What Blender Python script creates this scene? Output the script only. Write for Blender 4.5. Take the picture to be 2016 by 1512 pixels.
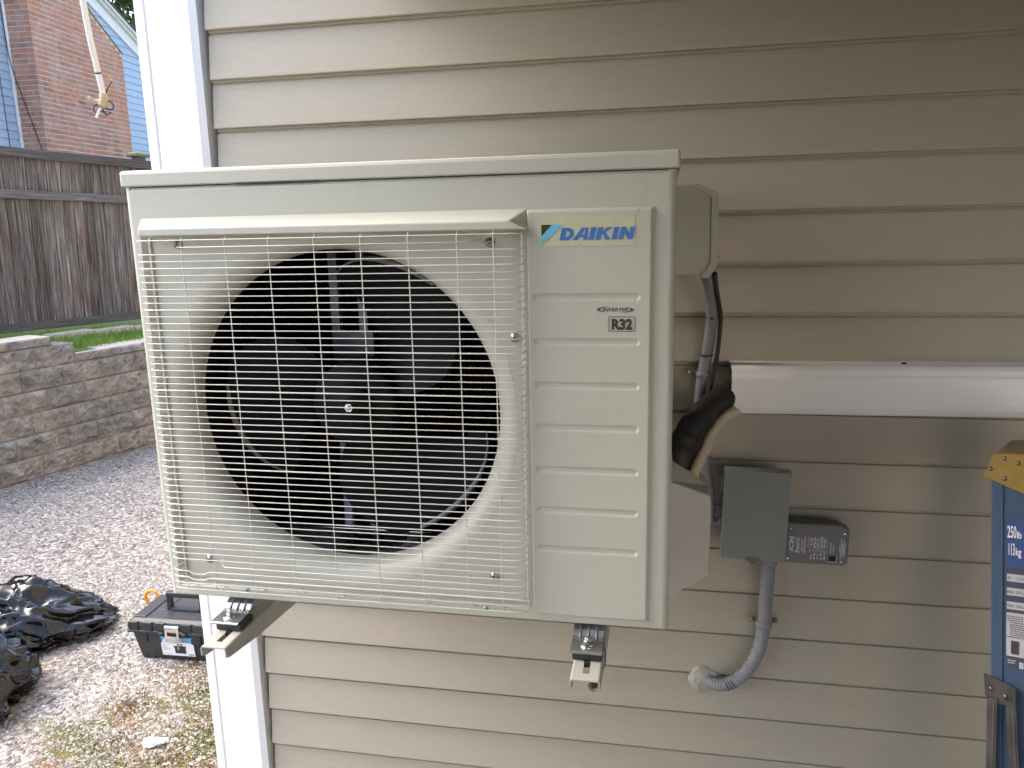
import bpy, bmesh, math, random
import numpy as np
from mathutils import Vector, Matrix, noise as mnoise
random.seed(7); rng = np.random.default_rng(7)
PI = math.pi
for o in list(bpy.data.objects): bpy.data.objects.remove(o)
scene = bpy.context.scene
COL = scene.collection
GZ = -0.23                      # ground level; z = 1.5 is the eye of the camera
# ------------------------------------------------------------------ camera
cam_d = bpy.data.cameras.new('camera'); cam = bpy.data.objects.new('camera', cam_d); COL.objects.link(cam)
Rr = ((0.98186317, 0.18831915, -0.02192295), (0.01663711, -0.20076998, -0.97949713), (-0.18885953, 0.96136742, -0.20026174))
M = Matrix.Identity(4)
for i in range(3):
    M[i][0] = Rr[0][i]; M[i][1] = -Rr[1][i]; M[i][2] = -Rr[2][i]
M[0][3], M[1][3], M[2][3] = 0.0, -1.6286, 1.5
cam.matrix_world = M
cam_d.sensor_width = 36; cam_d.lens = 1526.39 / 2016 * 36; cam_d.clip_start = .02; cam_d.clip_end = 600
scene.camera = cam
# ------------------------------------------------------------------ light
world = bpy.data.worlds.new('World'); scene.world = world; world.use_nodes = True
SUN_EL, SUN_AZ = math.radians(46), math.radians(-86)      # azimuth from +y towards +x
nt = world.node_tree; nt.nodes.clear()
sky = nt.nodes.new('ShaderNodeTexSky'); sky.sky_type = 'NISHITA'; sky.sun_disc = False
sky.sun_elevation = SUN_EL; sky.sun_rotation = SUN_AZ
sky.air_density = 1.0; sky.dust_density = 4.2; sky.ozone_density = 1.0
bg = nt.nodes.new('ShaderNodeBackground'); bg.inputs['Strength'].default_value = .15
wo = nt.nodes.new('ShaderNodeOutputWorld')
nt.links.new(sky.outputs[0], bg.inputs[0]); nt.links.new(bg.outputs[0], wo.inputs[0])
sl = bpy.data.lights.new('sun', 'SUN'); sl.energy = .5; sl.angle = math.radians(48); sl.color = (1, .975, .94)
sun = bpy.data.objects.new('sun', sl); COL.objects.link(sun)
sdir = Vector((math.sin(SUN_AZ) * math.cos(SUN_EL), math.cos(SUN_AZ) * math.cos(SUN_EL), math.sin(SUN_EL)))
sun.rotation_euler = sdir.to_track_quat('Z', 'Y').to_euler(); sun.location = (-3, 3, 8)
scene.view_settings.view_transform = 'Standard'; scene.view_settings.look = 'None'
scene.view_settings.gamma = 1; scene.view_settings.use_curve_mapping = False
scene.view_settings.exposure = 2.24
scene.render.engine = 'CYCLES'
scene.cycles.max_bounces = 8; scene.cycles.diffuse_bounces = 6

# ------------------------------------------------------------------ materials
MATS = {}
def nodes_of(name):
    m = bpy.data.materials.new(name); m.use_nodes = True
    n = m.node_tree.nodes; l = m.node_tree.links
    return m, n, l, n['Principled BSDF']
def N(n, t, **kw):
    x = n.new(t)
    for k, v in kw.items():
        if k in x.inputs.keys(): x.inputs[k].default_value = v
        else: setattr(x, k, v)
    return x
def ramp(n, pts, interp='LINEAR'):
    r = n.new('ShaderNodeValToRGB'); cr = r.color_ramp; cr.interpolation = interp
    while len(cr.elements) < len(pts): cr.elements.new(.5)
    for e, (p, c) in zip(cr.elements, pts):
        e.position = p; e.color = (c[0], c[1], c[2], 1) if len(c) == 3 else c
    return r
def coords(n, l, scale=(1, 1, 1), kind='Object', rot=(0, 0, 0)):
    tc = n.new('ShaderNodeTexCoord'); mp = n.new('ShaderNodeMapping')
    mp.inputs['Scale'].default_value = scale; mp.inputs['Rotation'].default_value = rot
    l.new(tc.outputs[kind], mp.inputs[0]); return mp
def pmat(name, col, rough=.5, metal=0., var=.08, scale=6., bump=0., bscale=300., rvar=.08, spec=.5, coat=0., rand=0., stretch=(1, 1, 1)):
    m, n, l, b = nodes_of(name)
    mp = coords(n, l, stretch)
    nz = N(n, 'ShaderNodeTexNoise', Scale=scale, Detail=6., Roughness=.65); l.new(mp.outputs[0], nz.inputs[0])
    d = tuple(max(0, c * (1 - var)) for c in col); u = tuple(min(1, c * (1 + var)) for c in col)
    r = ramp(n, [(.3, d), (.7, u)]); l.new(nz.outputs[0], r.inputs[0])
    last = r.outputs[0]
    if rand:
        oi = n.new('ShaderNodeObjectInfo'); mr = N(n, 'ShaderNodeMapRange'); mr.inputs[3].default_value = 1 - rand; mr.inputs[4].default_value = 1 + rand
        l.new(oi.outputs['Random'], mr.inputs[0])
        mx = N(n, 'ShaderNodeMix', data_type='RGBA', blend_type='MULTIPLY'); mx.inputs[0].default_value = 1
        l.new(last, mx.inputs[6]); l.new(mr.outputs[0], mx.inputs[7]); last = mx.outputs[2]
    l.new(last, b.inputs['Base Color'])
    rr = N(n, 'ShaderNodeMapRange'); rr.inputs[3].default_value = max(.02, rough - rvar); rr.inputs[4].default_value = min(1, rough + rvar)
    l.new(nz.outputs[0], rr.inputs[0]); l.new(rr.outputs[0], b.inputs['Roughness'])
    b.inputs['Metallic'].default_value = metal; b.inputs['Specular IOR Level'].default_value = spec
    b.inputs['Coat Weight'].default_value = coat
    if bump:
        n2 = N(n, 'ShaderNodeTexNoise', Scale=bscale, Detail=3.); l.new(mp.outputs[0], n2.inputs[0])
        bp = N(n, 'ShaderNodeBump', Strength=bump, Distance=.001); l.new(n2.outputs[0], bp.inputs['Height']); l.new(bp.outputs[0], b.inputs['Normal'])
    MATS[name] = m; return m

def siding_mat(name, col, grain=.35):
    m, n, l, b = nodes_of(name)
    mp = coords(n, l, (2.2, 1, 60)); nz = N(n, 'ShaderNodeTexNoise', Scale=7., Detail=7., Roughness=.62, Distortion=.6); l.new(mp.outputs[0], nz.inputs[0])
    mp2 = coords(n, l, (1, 1, 1)); n2 = N(n, 'ShaderNodeTexNoise', Scale=1.3, Detail=4.); l.new(mp2.outputs[0], n2.inputs[0])
    r = ramp(n, [(.25, tuple(c * .93 for c in col)), (.75, tuple(c * 1.06 for c in col))]); l.new(n2.outputs[0], r.inputs[0])
    r2 = ramp(n, [(.3, (.93, .93, .93)), (.7, (1.04, 1.04, 1.04))]); l.new(nz.outputs[0], r2.inputs[0])
    mx = N(n, 'ShaderNodeMix', data_type='RGBA', blend_type='MULTIPLY'); mx.inputs[0].default_value = 1
    l.new(r.outputs[0], mx.inputs[6]); l.new(r2.outputs[0], mx.inputs[7])
    # faint dust specks
    n3 = N(n, 'ShaderNodeTexNoise', Scale=38., Detail=2.); l.new(mp2.outputs[0], n3.inputs[0])
    r3 = ramp(n, [(.70, (0, 0, 0)), (.76, (.22, .22, .22))]); l.new(n3.outputs[0], r3.inputs[0])
    mx2 = N(n, 'ShaderNodeMix', data_type='RGBA'); l.new(r3.outputs[0], mx2.inputs[0]); l.new(mx.outputs[2], mx2.inputs[6]); mx2.inputs[7].default_value = tuple(c * .72 for c in col) + (1,)
    l.new(mx2.outputs[2], b.inputs['Base Color']); b.inputs['Roughness'].default_value = .46
    bp = N(n, 'ShaderNodeBump', Strength=grain, Distance=.0012); l.new(nz.outputs[0], bp.inputs['Height']); l.new(bp.outputs[0], b.inputs['Normal'])
    MATS[name] = m; return m

def worn(name, col, rough, dirt=.10):
    m, n, l, b = nodes_of(name)
    mp = coords(n, l, (1, 1, 1)); nz = N(n, 'ShaderNodeTexNoise', Scale=2.2, Detail=5., Roughness=.6); l.new(mp.outputs[0], nz.inputs[0])
    r = ramp(n, [(.3, tuple(c * .965 for c in col)), (.7, tuple(c * 1.02 for c in col))]); l.new(nz.outputs[0], r.inputs[0])
    mp2 = coords(n, l, (30, 30, 1.6)); n2 = N(n, 'ShaderNodeTexNoise', Scale=1.5, Detail=5., Roughness=.7); l.new(mp2.outputs[0], n2.inputs[0])
    mk = ramp(n, [(.57, (0, 0, 0)), (.74, (dirt, dirt, dirt))]); l.new(n2.outputs[0], mk.inputs[0])
    mx = N(n, 'ShaderNodeMix', data_type='RGBA'); l.new(mk.outputs[0], mx.inputs[0]); l.new(r.outputs[0], mx.inputs[6]); mx.inputs[7].default_value = (col[0] * .55, col[1] * .52, col[2] * .46, 1)
    n4 = N(n, 'ShaderNodeTexNoise', Scale=55., Detail=3., Roughness=.7); l.new(mp.outputs[0], n4.inputs[0])
    mk4 = ramp(n, [(.70, (0, 0, 0)), (.78, (.25, .25, .25))]); l.new(n4.outputs[0], mk4.inputs[0])
    mx4 = N(n, 'ShaderNodeMix', data_type='RGBA'); l.new(mk4.outputs[0], mx4.inputs[0]); l.new(mx.outputs[2], mx4.inputs[6]); mx4.inputs[7].default_value = (col[0] * .6, col[1] * .57, col[2] * .5, 1)
    l.new(mx4.outputs[2], b.inputs['Base Color'])
    n3 = N(n, 'ShaderNodeTexNoise', Scale=7., Detail=6., Roughness=.7); l.new(mp.outputs[0], n3.inputs[0])
    rr = N(n, 'ShaderNodeMapRange'); rr.inputs[1].default_value = .3; rr.inputs[2].default_value = .7; rr.inputs[3].default_value = rough - .09; rr.inputs[4].default_value = rough + .13; l.new(n3.outputs[0], rr.inputs[0]); l.new(rr.outputs[0], b.inputs['Roughness'])
    n5 = N(n, 'ShaderNodeTexNoise', Scale=900., Detail=2.); l.new(mp.outputs[0], n5.inputs[0])
    bp = N(n, 'ShaderNodeBump', Strength=.12, Distance=.001); l.new(n5.outputs[0], bp.inputs['Height'])
    n6 = N(n, 'ShaderNodeTexNoise', Scale=3.5, Detail=1.); l.new(mp.outputs[0], n6.inputs[0])
    bp2 = N(n, 'ShaderNodeBump', Strength=.10, Distance=.01); l.new(n6.outputs[0], bp2.inputs['Height']); l.new(bp.outputs[0], bp2.inputs['Normal']); l.new(bp2.outputs[0], b.inputs['Normal'])
    b.inputs['Coat Weight'].default_value = .12
    MATS[name] = m
AC = (.424, .430, .366)
siding_mat('tan_siding', (.375, .336, .264))
siding_mat('blue_siding', (.42, .52, .66), .15)
worn('white_vinyl', (.80, .80, .80), .40, .05)
worn('white_cover', (.84, .83, .83), .42, .08)
pmat('white_board', (.80, .80, .80), .5, var=.05, scale=3)
worn('ac_paint', AC, .38)
pmat('ac_wire', (.53, .52, .47), .34, var=.03, scale=9, coat=.2)
worn('ac_lid', tuple(c * 1.01 for c in AC), .36)
pmat('valve_plastic', (.44, .43, .385), .5, var=.03, scale=4, bump=.1, bscale=700)
pmat('fan_plastic', (.004, .005, .006), .5, spec=.10, var=.15, scale=8)
pmat('dark_inside', (.012, .012, .013), .7)
pmat('grey_metal', (.13, .14, .15), .42, .8, var=.15, scale=12)
pmat('zinc', (.38, .39, .41), .38, .95, var=.22, scale=25, rvar=.12)
pmat('bright_steel', (.75, .75, .74), .2, 1., var=.1, scale=30)
pmat('bracket_paint', (.35, .345, .31), .4, var=.04, scale=8, bump=.1, bscale=500)
pmat('black_rubber', (.018, .018, .02), .6, var=.2, scale=30)
pmat('foam_tape', (.014, .012, .011), .62, var=.3, scale=30, bump=.5, bscale=90)
pmat('grey_conduit', (.21, .22, .235), .38, var=.06, scale=14)
pmat('box_grey', (.18, .20, .19), .42, var=.05, scale=8, bump=.15, bscale=600)
pmat('surge_grey', (.15, .147, .142), .5, var=.08, scale=10, bump=.2, bscale=700)
pmat('print_white', (.62, .62, .62), .6, var=.05)
pmat('print_dark', (.035, .032, .028), .5, var=.05)
pmat('drain_beige', (.50, .42, .30), .5, var=.1, scale=20)
pmat('putty', (.33, .33, .28), .7, var=.14, scale=24, bump=.5, bscale=60)
pmat('brass', (.35, .25, .10), .4, .8, var=.15, scale=30)
pmat('ladder_blue', (.034, .066, .115), .42, var=.07, scale=10, bump=.3, bscale=260, stretch=(1, 1, .12))
pmat('ladder_yellow', (.22, .135, .022), .5, var=.22, scale=14, bump=.2, bscale=300)
pmat('dull_steel', (.16, .15, .14), .38, .85, var=.2, scale=20)
pmat('label_blue', (.03, .055, .17), .45, var=.04)
pmat('label_grey', (.36, .36, .37), .5, var=.03)
pmat('label_dark', (.04, .045, .07), .5, var=.05)
pmat('logo_blue', (.045, .16, .44), .35, var=.03)
pmat('logo_cyan', (.13, .45, .66), .35, var=.03)
pmat('logo_dark', (.035, .04, .012), .35, var=.03)
pmat('film', (.475, .470, .335), .22, var=.06, scale=30)
pmat('toolbox_black', (.028, .029, .033), .42, var=.15, scale=20, bump=.35, bscale=500)
pmat('toolbox_label', (.80, .80, .80), .45, var=.02)
pmat('toolbox_teal', (.10, .33, .48), .45, var=.03)
pmat('orange_plastic', (.75, .32, .03), .45)
pmat('mortar', (.74, .60, .52), .9, var=.12, scale=20, bump=.5, bscale=80)
pmat('caulk_white', (.75, .75, .73), .6, var=.1, scale=10)
pmat('cable_white', (.62, .61, .60), .5, var=.06, scale=10)
pmat('frayed_tan', (.40, .31, .19), .75, var=.25, scale=60, bump=.5, bscale=200)
pmat('wire_black', (.015, .014, .016), .5)
pmat('paper_white', (.8, .8, .8), .7, var=.04)
pmat('twig', (.40, .28, .15), .8, var=.2)
pmat('cap_concrete', (.60, .54, .46), .85, var=.12, scale=25, bump=.6, bscale=140)
pmat('ceiling_dark', (.06, .05, .04), .7, var=.2, scale=5)
pmat('bounce_tan', (.76, .67, .55), .7, var=.05, scale=6)
pmat('bounce_cut_dark', (.05, .05, .052), .9, var=.2, scale=40)
pmat('added_floor_dark', (.10, .092, .082), .85, var=.15, scale=12)
pmat('light_block_grey', (.52, .50, .47), .85, var=.12, scale=12)
pmat('turf', (.13, .17, .045), .95, var=.35, scale=14)
pmat('soil', (.06, .045, .03), .95, var=.3, scale=20, bump=.6, bscale=40)
pmat('roofing', (.10, .10, .11), .9, var=.2, scale=30)
pmat('moss_wood', (.22, .22, .12), .9, var=.3, scale=30)
pmat('bark', (.09, .07, .05), .9, var=.3, scale=12, bump=.8, bscale=30)

def bag_mat():
    m, n, l, b = nodes_of('bag_plastic')
    mp = coords(n, l); nz = N(n, 'ShaderNodeTexNoise', Scale=26., Detail=5., Roughness=.6, Distortion=1.2); l.new(mp.outputs[0], nz.inputs[0])
    vo = N(n, 'ShaderNodeTexVoronoi', Scale=17., feature='DISTANCE_TO_EDGE'); l.new(mp.outputs[0], vo.inputs['Vector'])
    ad = N(n, 'ShaderNodeMath', operation='ADD'); l.new(nz.outputs[0], ad.inputs[0]); l.new(vo.outputs[0], ad.inputs[1])
    b.inputs['Base Color'].default_value = (.006, .006, .007, 1); b.inputs['Roughness'].default_value = .10; b.inputs['Specular IOR Level'].default_value = .5
    bp = N(n, 'ShaderNodeBump', Strength=.06, Distance=.004); l.new(ad.outputs[0], bp.inputs['Height']); l.new(bp.outputs[0], b.inputs['Normal'])
    MATS['bag_plastic'] = m
bag_mat()

def brick_mat():
    m, n, l, b = nodes_of('brick_clay')
    oi = n.new('ShaderNodeObjectInfo'); tc = n.new('ShaderNodeTexCoord')
    r = ramp(n, [(0, (.36, .185, .135)), (.3, (.44, .225, .16)), (.6, (.47, .24, .165)), (.85, (.58, .235, .125)), (1, (.40, .23, .185))]); l.new(oi.outputs['Random'], r.inputs[0])
    geo = n.new('ShaderNodeNewGeometry')
    nz = N(n, 'ShaderNodeTexNoise', Scale=9., Detail=5.); l.new(geo.outputs['Position'], nz.inputs[0])
    r2 = ramp(n, [(.3, (.75, .75, .78)), (.7, (1.2, 1.15, 1.15))]); l.new(nz.outputs[0], r2.inputs[0])
    mx = N(n, 'ShaderNodeMix', data_type='RGBA', blend_type='MULTIPLY'); mx.inputs[0].default_value = 1; l.new(r.outputs[0], mx.inputs[6]); l.new(r2.outputs[0], mx.inputs[7])
    n3 = N(n, 'ShaderNodeTexNoise', Scale=3., Detail=6., Roughness=.7); l.new(geo.outputs['Position'], n3.inputs[0])
    r3 = ramp(n, [(.46, (0, 0, 0)), (.70, (.65, .65, .65))]); l.new(n3.outputs[0], r3.inputs[0])
    mx2 = N(n, 'ShaderNodeMix', data_type='RGBA'); l.new(r3.outputs[0], mx2.inputs[0]); l.new(mx.outputs[2], mx2.inputs[6]); mx2.inputs[7].default_value = (.52, .40, .33, 1)
    l.new(mx2.outputs[2], b.inputs['Base Color']); b.inputs['Roughness'].default_value = .9
    MATS['brick_clay'] = m
brick_mat()

def stone_mat():
    m, n, l, b = nodes_of('split_stone')
    oi = n.new('ShaderNodeObjectInfo'); geo = n.new('ShaderNodeNewGeometry')
    nz = N(n, 'ShaderNodeTexNoise', Scale=9., Detail=9., Roughness=.66); l.new(geo.outputs['Position'], nz.inputs[0])
    r = ramp(n, [(.30, (.19, .178, .166)), (.43, (.36, .335, .31)), (.54, (.47, .425, .375)), (.66, (.62, .59, .56))]); l.new(nz.outputs[0], r.inputs[0])
    r2 = ramp(n, [(0, (.88, .88, .9)), (.5, (1.0, .98, .95)), (1, (1.12, 1.04, .96))]); l.new(oi.outputs['Random'], r2.inputs[0])
    mx = N(n, 'ShaderNodeMix', data_type='RGBA', blend_type='MULTIPLY'); mx.inputs[0].default_value = 1; l.new(r.outputs[0], mx.inputs[6]); l.new(r2.outputs[0], mx.inputs[7])
    l.new(mx.outputs[2], b.inputs['Base Color']); b.inputs['Roughness'].default_value = .92
    n2 = N(n, 'ShaderNodeTexNoise', Scale=38., Detail=8., Roughness=.7); l.new(geo.outputs['Position'], n2.inputs[0])
    bp = N(n, 'ShaderNodeBump', Strength=1., Distance=.045); l.new(n2.outputs[0], bp.inputs['Height']); l.new(bp.outputs[0], b.inputs['Normal'])
    MATS['split_stone'] = m
stone_mat()

def wood_mat():
    m, n, l, b = nodes_of('weathered_wood')
    oi = n.new('ShaderNodeObjectInfo'); tc = n.new('ShaderNodeTexCoord')
    add = N(n, 'ShaderNodeVectorMath', operation='ADD'); sc = N(n, 'ShaderNodeVectorMath', operation='SCALE'); sc.inputs['Scale'].default_value = 37.
    cmb = n.new('ShaderNodeCombineXYZ')
    for i in range(3): l.new(oi.outputs['Random'], cmb.inputs[i])
    l.new(cmb.outputs[0], sc.inputs[0]); l.new(tc.outputs['Object'], add.inputs[0]); l.new(sc.outputs[0], add.inputs[1])
    mp = n.new('ShaderNodeMapping'); mp.inputs['Scale'].default_value = (42, 42, 1.3); l.new(add.outputs[0], mp.inputs[0])
    nz = N(n, 'ShaderNodeTexNoise', Scale=2., Detail=7., Roughness=.68, Distortion=.5); l.new(mp.outputs[0], nz.inputs[0])
    r = ramp(n, [(.30, (.022, .018, .017)), (.44, (.11, .092, .085)), (.56, (.205, .185, .175)), (.68, (.42, .40, .39))]); l.new(nz.outputs[0], r.inputs[0])
    mp2 = n.new('ShaderNodeMapping'); mp2.inputs['Scale'].default_value = (9, 9, 1.6); l.new(add.outputs[0], mp2.inputs[0])
    n2 = N(n, 'ShaderNodeTexNoise', Scale=1.4, Detail=4.); l.new(mp2.outputs[0], n2.inputs[0])
    r2 = ramp(n, [(.52, (0, 0, 0)), (.68, (.6, .6, .6))]); l.new(n2.outputs[0], r2.inputs[0])
    mx = N(n, 'ShaderNodeMix', data_type='RGBA', blend_type='MULTIPLY'); l.new(r2.outputs[0], mx.inputs[0]); l.new(r.outputs[0], mx.inputs[6]); mx.inputs[7].default_value = (.82, .50, .36, 1)
    mr = N(n, 'ShaderNodeMapRange'); mr.inputs[3].default_value = .6; mr.inputs[4].default_value = 1.25; l.new(oi.outputs['Random'], mr.inputs[0])
    m3 = N(n, 'ShaderNodeMix', data_type='RGBA', blend_type='MULTIPLY'); m3.inputs[0].default_value = 1; l.new(mx.outputs[2], m3.inputs[6]); l.new(mr.outputs[0], m3.inputs[7])
    l.new(m3.outputs[2], b.inputs['Base Color']); b.inputs['Roughness'].default_value = .85
    bp = N(n, 'ShaderNodeBump', Strength=.6, Distance=.004); l.new(nz.outputs[0], bp.inputs['Height']); l.new(bp.outputs[0], b.inputs['Normal'])
    MATS['weathered_wood'] = m
wood_mat()

def gravel_mat():
    m, n, l, b = nodes_of('gravel_ground')
    geo = n.new('ShaderNodeNewGeometry')
    vo = N(n, 'ShaderNodeTexVoronoi', Scale=62., Randomness=1.); l.new(geo.outputs['Position'], vo.inputs['Vector'])
    sep = n.new('ShaderNodeSeparateColor'); l.new(vo.outputs['Color'], sep.inputs[0])
    r = ramp(n, [(0, (.08, .07, .062)), (.25, (.18, .16, .143)), (.6, (.32, .288, .26)), (.85, (.46, .425, .395)), (1, (.62, .59, .56))]); l.new(sep.outputs[0], r.inputs[0])
    ve = N(n, 'ShaderNodeTexVoronoi', Scale=62., feature='DISTANCE_TO_EDGE'); l.new(geo.outputs['Position'], ve.inputs['Vector'])
    # moss and soil patches near the corner of the house
    nz = N(n, 'ShaderNodeTexNoise', Scale=3.3, Detail=8., Roughness=.72); l.new(geo.outputs['Position'], nz.inputs[0])
    vd = N(n, 'ShaderNodeVectorMath', operation='DISTANCE'); l.new(geo.outputs['Position'], vd.inputs[0]); vd.inputs[1].default_value = (-1.45, .42, GZ)
    fr = N(n, 'ShaderNodeMapRange'); fr.inputs[1].default_value = .2; fr.inputs[2].default_value = 1.25; fr.inputs[3].default_value = .15; fr.inputs[4].default_value = -.14; l.new(vd.outputs['Value'], fr.inputs[0])
    ad = N(n, 'ShaderNodeMath', operation='ADD'); l.new(nz.outputs[0], ad.inputs[0]); l.new(fr.outputs[0], ad.inputs[1])
    mk = ramp(n, [(.53, (0, 0, 0)), (.63, (1, 1, 1))]); l.new(ad.outputs[0], mk.inputs[0])
    n2 = N(n, 'ShaderNodeTexNoise', Scale=5., Detail=6.); l.new(geo.outputs['Position'], n2.inputs[0])
    mc = ramp(n, [(.40, (.085, .085, .018)), (.52, (.12, .10, .03)), (.60, (.15, .075, .03))]); l.new(n2.outputs[0], mc.inputs[0])
    mx = N(n, 'ShaderNodeMix', data_type='RGBA'); l.new(mk.outputs[0], mx.inputs[0]); l.new(r.outputs[0], mx.inputs[6]); l.new(mc.outputs[0], mx.inputs[7])
    l.new(mx.outputs[2], b.inputs['Base Color']); b.inputs['Roughness'].default_value = .9
    bp = N(n, 'ShaderNodeBump', Strength=1., Distance=.012); bm_ = N(n, 'ShaderNodeMath', operation='MINIMUM'); l.new(ve.outputs[0], bm_.inputs[0]); bm_.inputs[1].default_value = .3
    l.new(bm_.outputs[0], bp.inputs['Height']); l.new(bp.outputs[0], b.inputs['Normal'])
    MATS['gravel_ground'] = m
gravel_mat()
def tone_mat(name, pts, rough=.85, trans=0.):
    m, n, l, b = nodes_of(name)
    at = n.new('ShaderNodeAttribute'); at.attribute_name = 'tone'
    r = ramp(n, pts); l.new(at.outputs['Fac'], r.inputs[0]); l.new(r.outputs[0], b.inputs['Base Color']); b.inputs['Roughness'].default_value = rough
    if trans:
        tr = n.new('ShaderNodeBsdfTranslucent'); ms = n.new('ShaderNodeMixShader'); ms.inputs[0].default_value = trans
        l.new(r.outputs[0], tr.inputs[0]); l.new(b.outputs[0], ms.inputs[1]); l.new(tr.outputs[0], ms.inputs[2]); l.new(ms.outputs[0], n['Material Output'].inputs[0])
    MATS[name] = m
tone_mat('pebble', [(0, (.075, .068, .062)), (.3, (.20, .182, .166)), (.6, (.33, .302, .278)), (.85, (.45, .422, .398)), (1, (.66, .635, .61))])
tone_mat('grass_blade', [(0, (.09, .19, .025)), (.5, (.20, .36, .05)), (.85, (.28, .44, .08)), (1, (.40, .40, .15))], .6, .3)
tone_mat('tree_leaf', [(0, (.028, .055, .02)), (.5, (.055, .09, .03)), (1, (.12, .15, .05))], .55, .25)
tone_mat('litter', [(0, (.10, .045, .02)), (.5, (.20, .10, .04)), (1, (.30, .19, .09))], .85)
tone_mat('moss_tuft', [(0, (.05, .055, .012)), (.6, (.095, .095, .02)), (1, (.15, .12, .04))], .9)

# ------------------------------------------------------------------ builders
def wmat(o):
    if o is None: return Matrix.Identity(4)
    return wmat(o.parent) @ o.matrix_basis
def thing(name, label, cat, loc=(0, 0, 0), rot=None, group=None):
    o = bpy.data.objects.new(name, None); COL.objects.link(o)
    o.empty_display_size = .05
    o.matrix_basis = Matrix.Translation(loc) @ (rot if rot else Matrix.Identity(4))
    o['label'] = label; o['category'] = cat
    if group: o['group'] = group
    return o
def tag(o, label=None, cat=None, group=None, kind=None):
    for k, v in (('label', label), ('category', cat), ('group', group), ('kind', kind)):
        if v: o[k] = v
    return o
class MB:
    def __init__(s): s.v = []; s.f = []; s.mi = []; s.sm = []; s.m = 0; s.smooth = False
    def add(s, vs, fs, smooth=None):
        b = len(s.v); s.v += [tuple(v) for v in vs]
        for f in fs:
            s.f.append(tuple(i + b for i in f)); s.mi.append(s.m); s.sm.append(s.smooth if smooth is None else smooth)
    def box(s, c, d, bevel=0., rot=None):
        x, y, z = (d[0] / 2, d[1] / 2, d[2] / 2)
        if bevel > 0:
            bm = bmesh.new(); bmesh.ops.create_cube(bm, size=1)
            for v in bm.verts: v.co = Vector((v.co.x * d[0], v.co.y * d[1], v.co.z * d[2]))
            bmesh.ops.bevel(bm, geom=bm.edges[:], offset=bevel, segments=2, affect='EDGES', profile=.6)
            bm.verts.index_update()
            vs = [v.co.copy() for v in bm.verts]; fs = [[v.index for v in f.verts] for f in bm.faces]; bm.free()
        else:
            vs = [Vector(p) for p in ((-x, -y, -z), (x, -y, -z), (x, y, -z), (-x, y, -z), (-x, -y, z), (x, -y, z), (x, y, z), (-x, y, z))]
            fs = [(0, 3, 2, 1), (4, 5, 6, 7), (0, 1, 5, 4), (1, 2, 6, 5), (2, 3, 7, 6), (3, 0, 4, 7)]
        if rot is not None: vs = [rot @ v for v in vs]
        c = Vector(c); s.add([v + c for v in vs], fs)
    def bb(s, x0, x1, y0, y1, z0, z1, bevel=0.):
        s.box(((x0 + x1) / 2, (y0 + y1) / 2, (z0 + z1) / 2), (abs(x1 - x0), abs(y1 - y0), abs(z1 - z0)), bevel)
    def loft(s, rings, cap=True, closed=True, smooth=None):
        n = len(rings[0]); vs = [p for r in rings for p in r]; fs = []
        for i in range(len(rings) - 1):
            for j in range(n if closed else n - 1):
                k = (j + 1) % n
                fs.append((i * n + j, i * n + k, (i + 1) * n + k, (i + 1) * n + j))
        s.add(vs, fs, smooth)
        if cap and closed:
            s.add(rings[0], [tuple(range(n))[::-1]], False); s.add(rings[-1], [tuple(range(n))], False)
    def prism(s, prof, axis, a, b, cap=True, closed=True, smooth=None):
        def P(p, t):
            return {'x': (t, p[0], p[1]), 'y': (p[0], t, p[1]), 'z': (p[0], p[1], t)}[axis]
        s.loft([[P(p, a) for p in prof], [P(p, b) for p in prof]], cap, closed, smooth)
    def tube(s, path, r, n=8, smooth=True, cap=True):
        P = [Vector(p) for p in path]; m = len(P); rings = []; up = None
        for i in range(m):
            t = (P[min(i + 1, m - 1)] - P[max(i - 1, 0)]).normalized()
            if up is None:
                up = Vector((0, 0, 1)) if abs(t.z) < .9 else Vector((0, 1, 0))
            a = t.cross(up); a = a.normalized() if a.length > 1e-6 else Vector((1, 0, 0)); bb = a.cross(t).normalized(); up = bb
            rr = r(i / (m - 1)) if callable(r) else (r[i] if isinstance(r, (list, tuple)) else r)
            rings.append([P[i] + (a * math.cos(2 * PI * k / n) + bb * math.sin(2 * PI * k / n)) * rr for k in range(n)])
        s.loft(rings, cap, True, smooth)
    def lathe(s, prof, c, axis='y', n=48, a0=0., a1=2 * PI, smooth=True):
        full = abs(a1 - a0 - 2 * PI) < 1e-6; m = n if full else n + 1; rings = []
        for i in range(m):
            a = a0 + (a1 - a0) * i / n; ring = []
            for r, h in prof:
                u, w = r * math.cos(a), r * math.sin(a)
                ring.append({'y': (c[0] + u, c[1] + h, c[2] + w), 'z': (c[0] + u, c[1] + w, c[2] + h), 'x': (c[0] + h, c[1] + u, c[2] + w)}[axis])
            rings.append(ring)
        if full: rings.append(rings[0])
        s.loft(rings, False, False, smooth)
    def ball(s, c, r, sub=2):
        bm = bmesh.new(); bmesh.ops.create_icosphere(bm, subdivisions=sub, radius=1); bm.verts.index_update()
        R = r if isinstance(r, (tuple, list)) else (r, r, r)
        s.add([(c[0] + v.co.x * R[0], c[1] + v.co.y * R[1], c[2] + v.co.z * R[2]) for v in bm.verts], [[v.index for v in f.verts] for f in bm.faces], True); bm.free()
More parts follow.
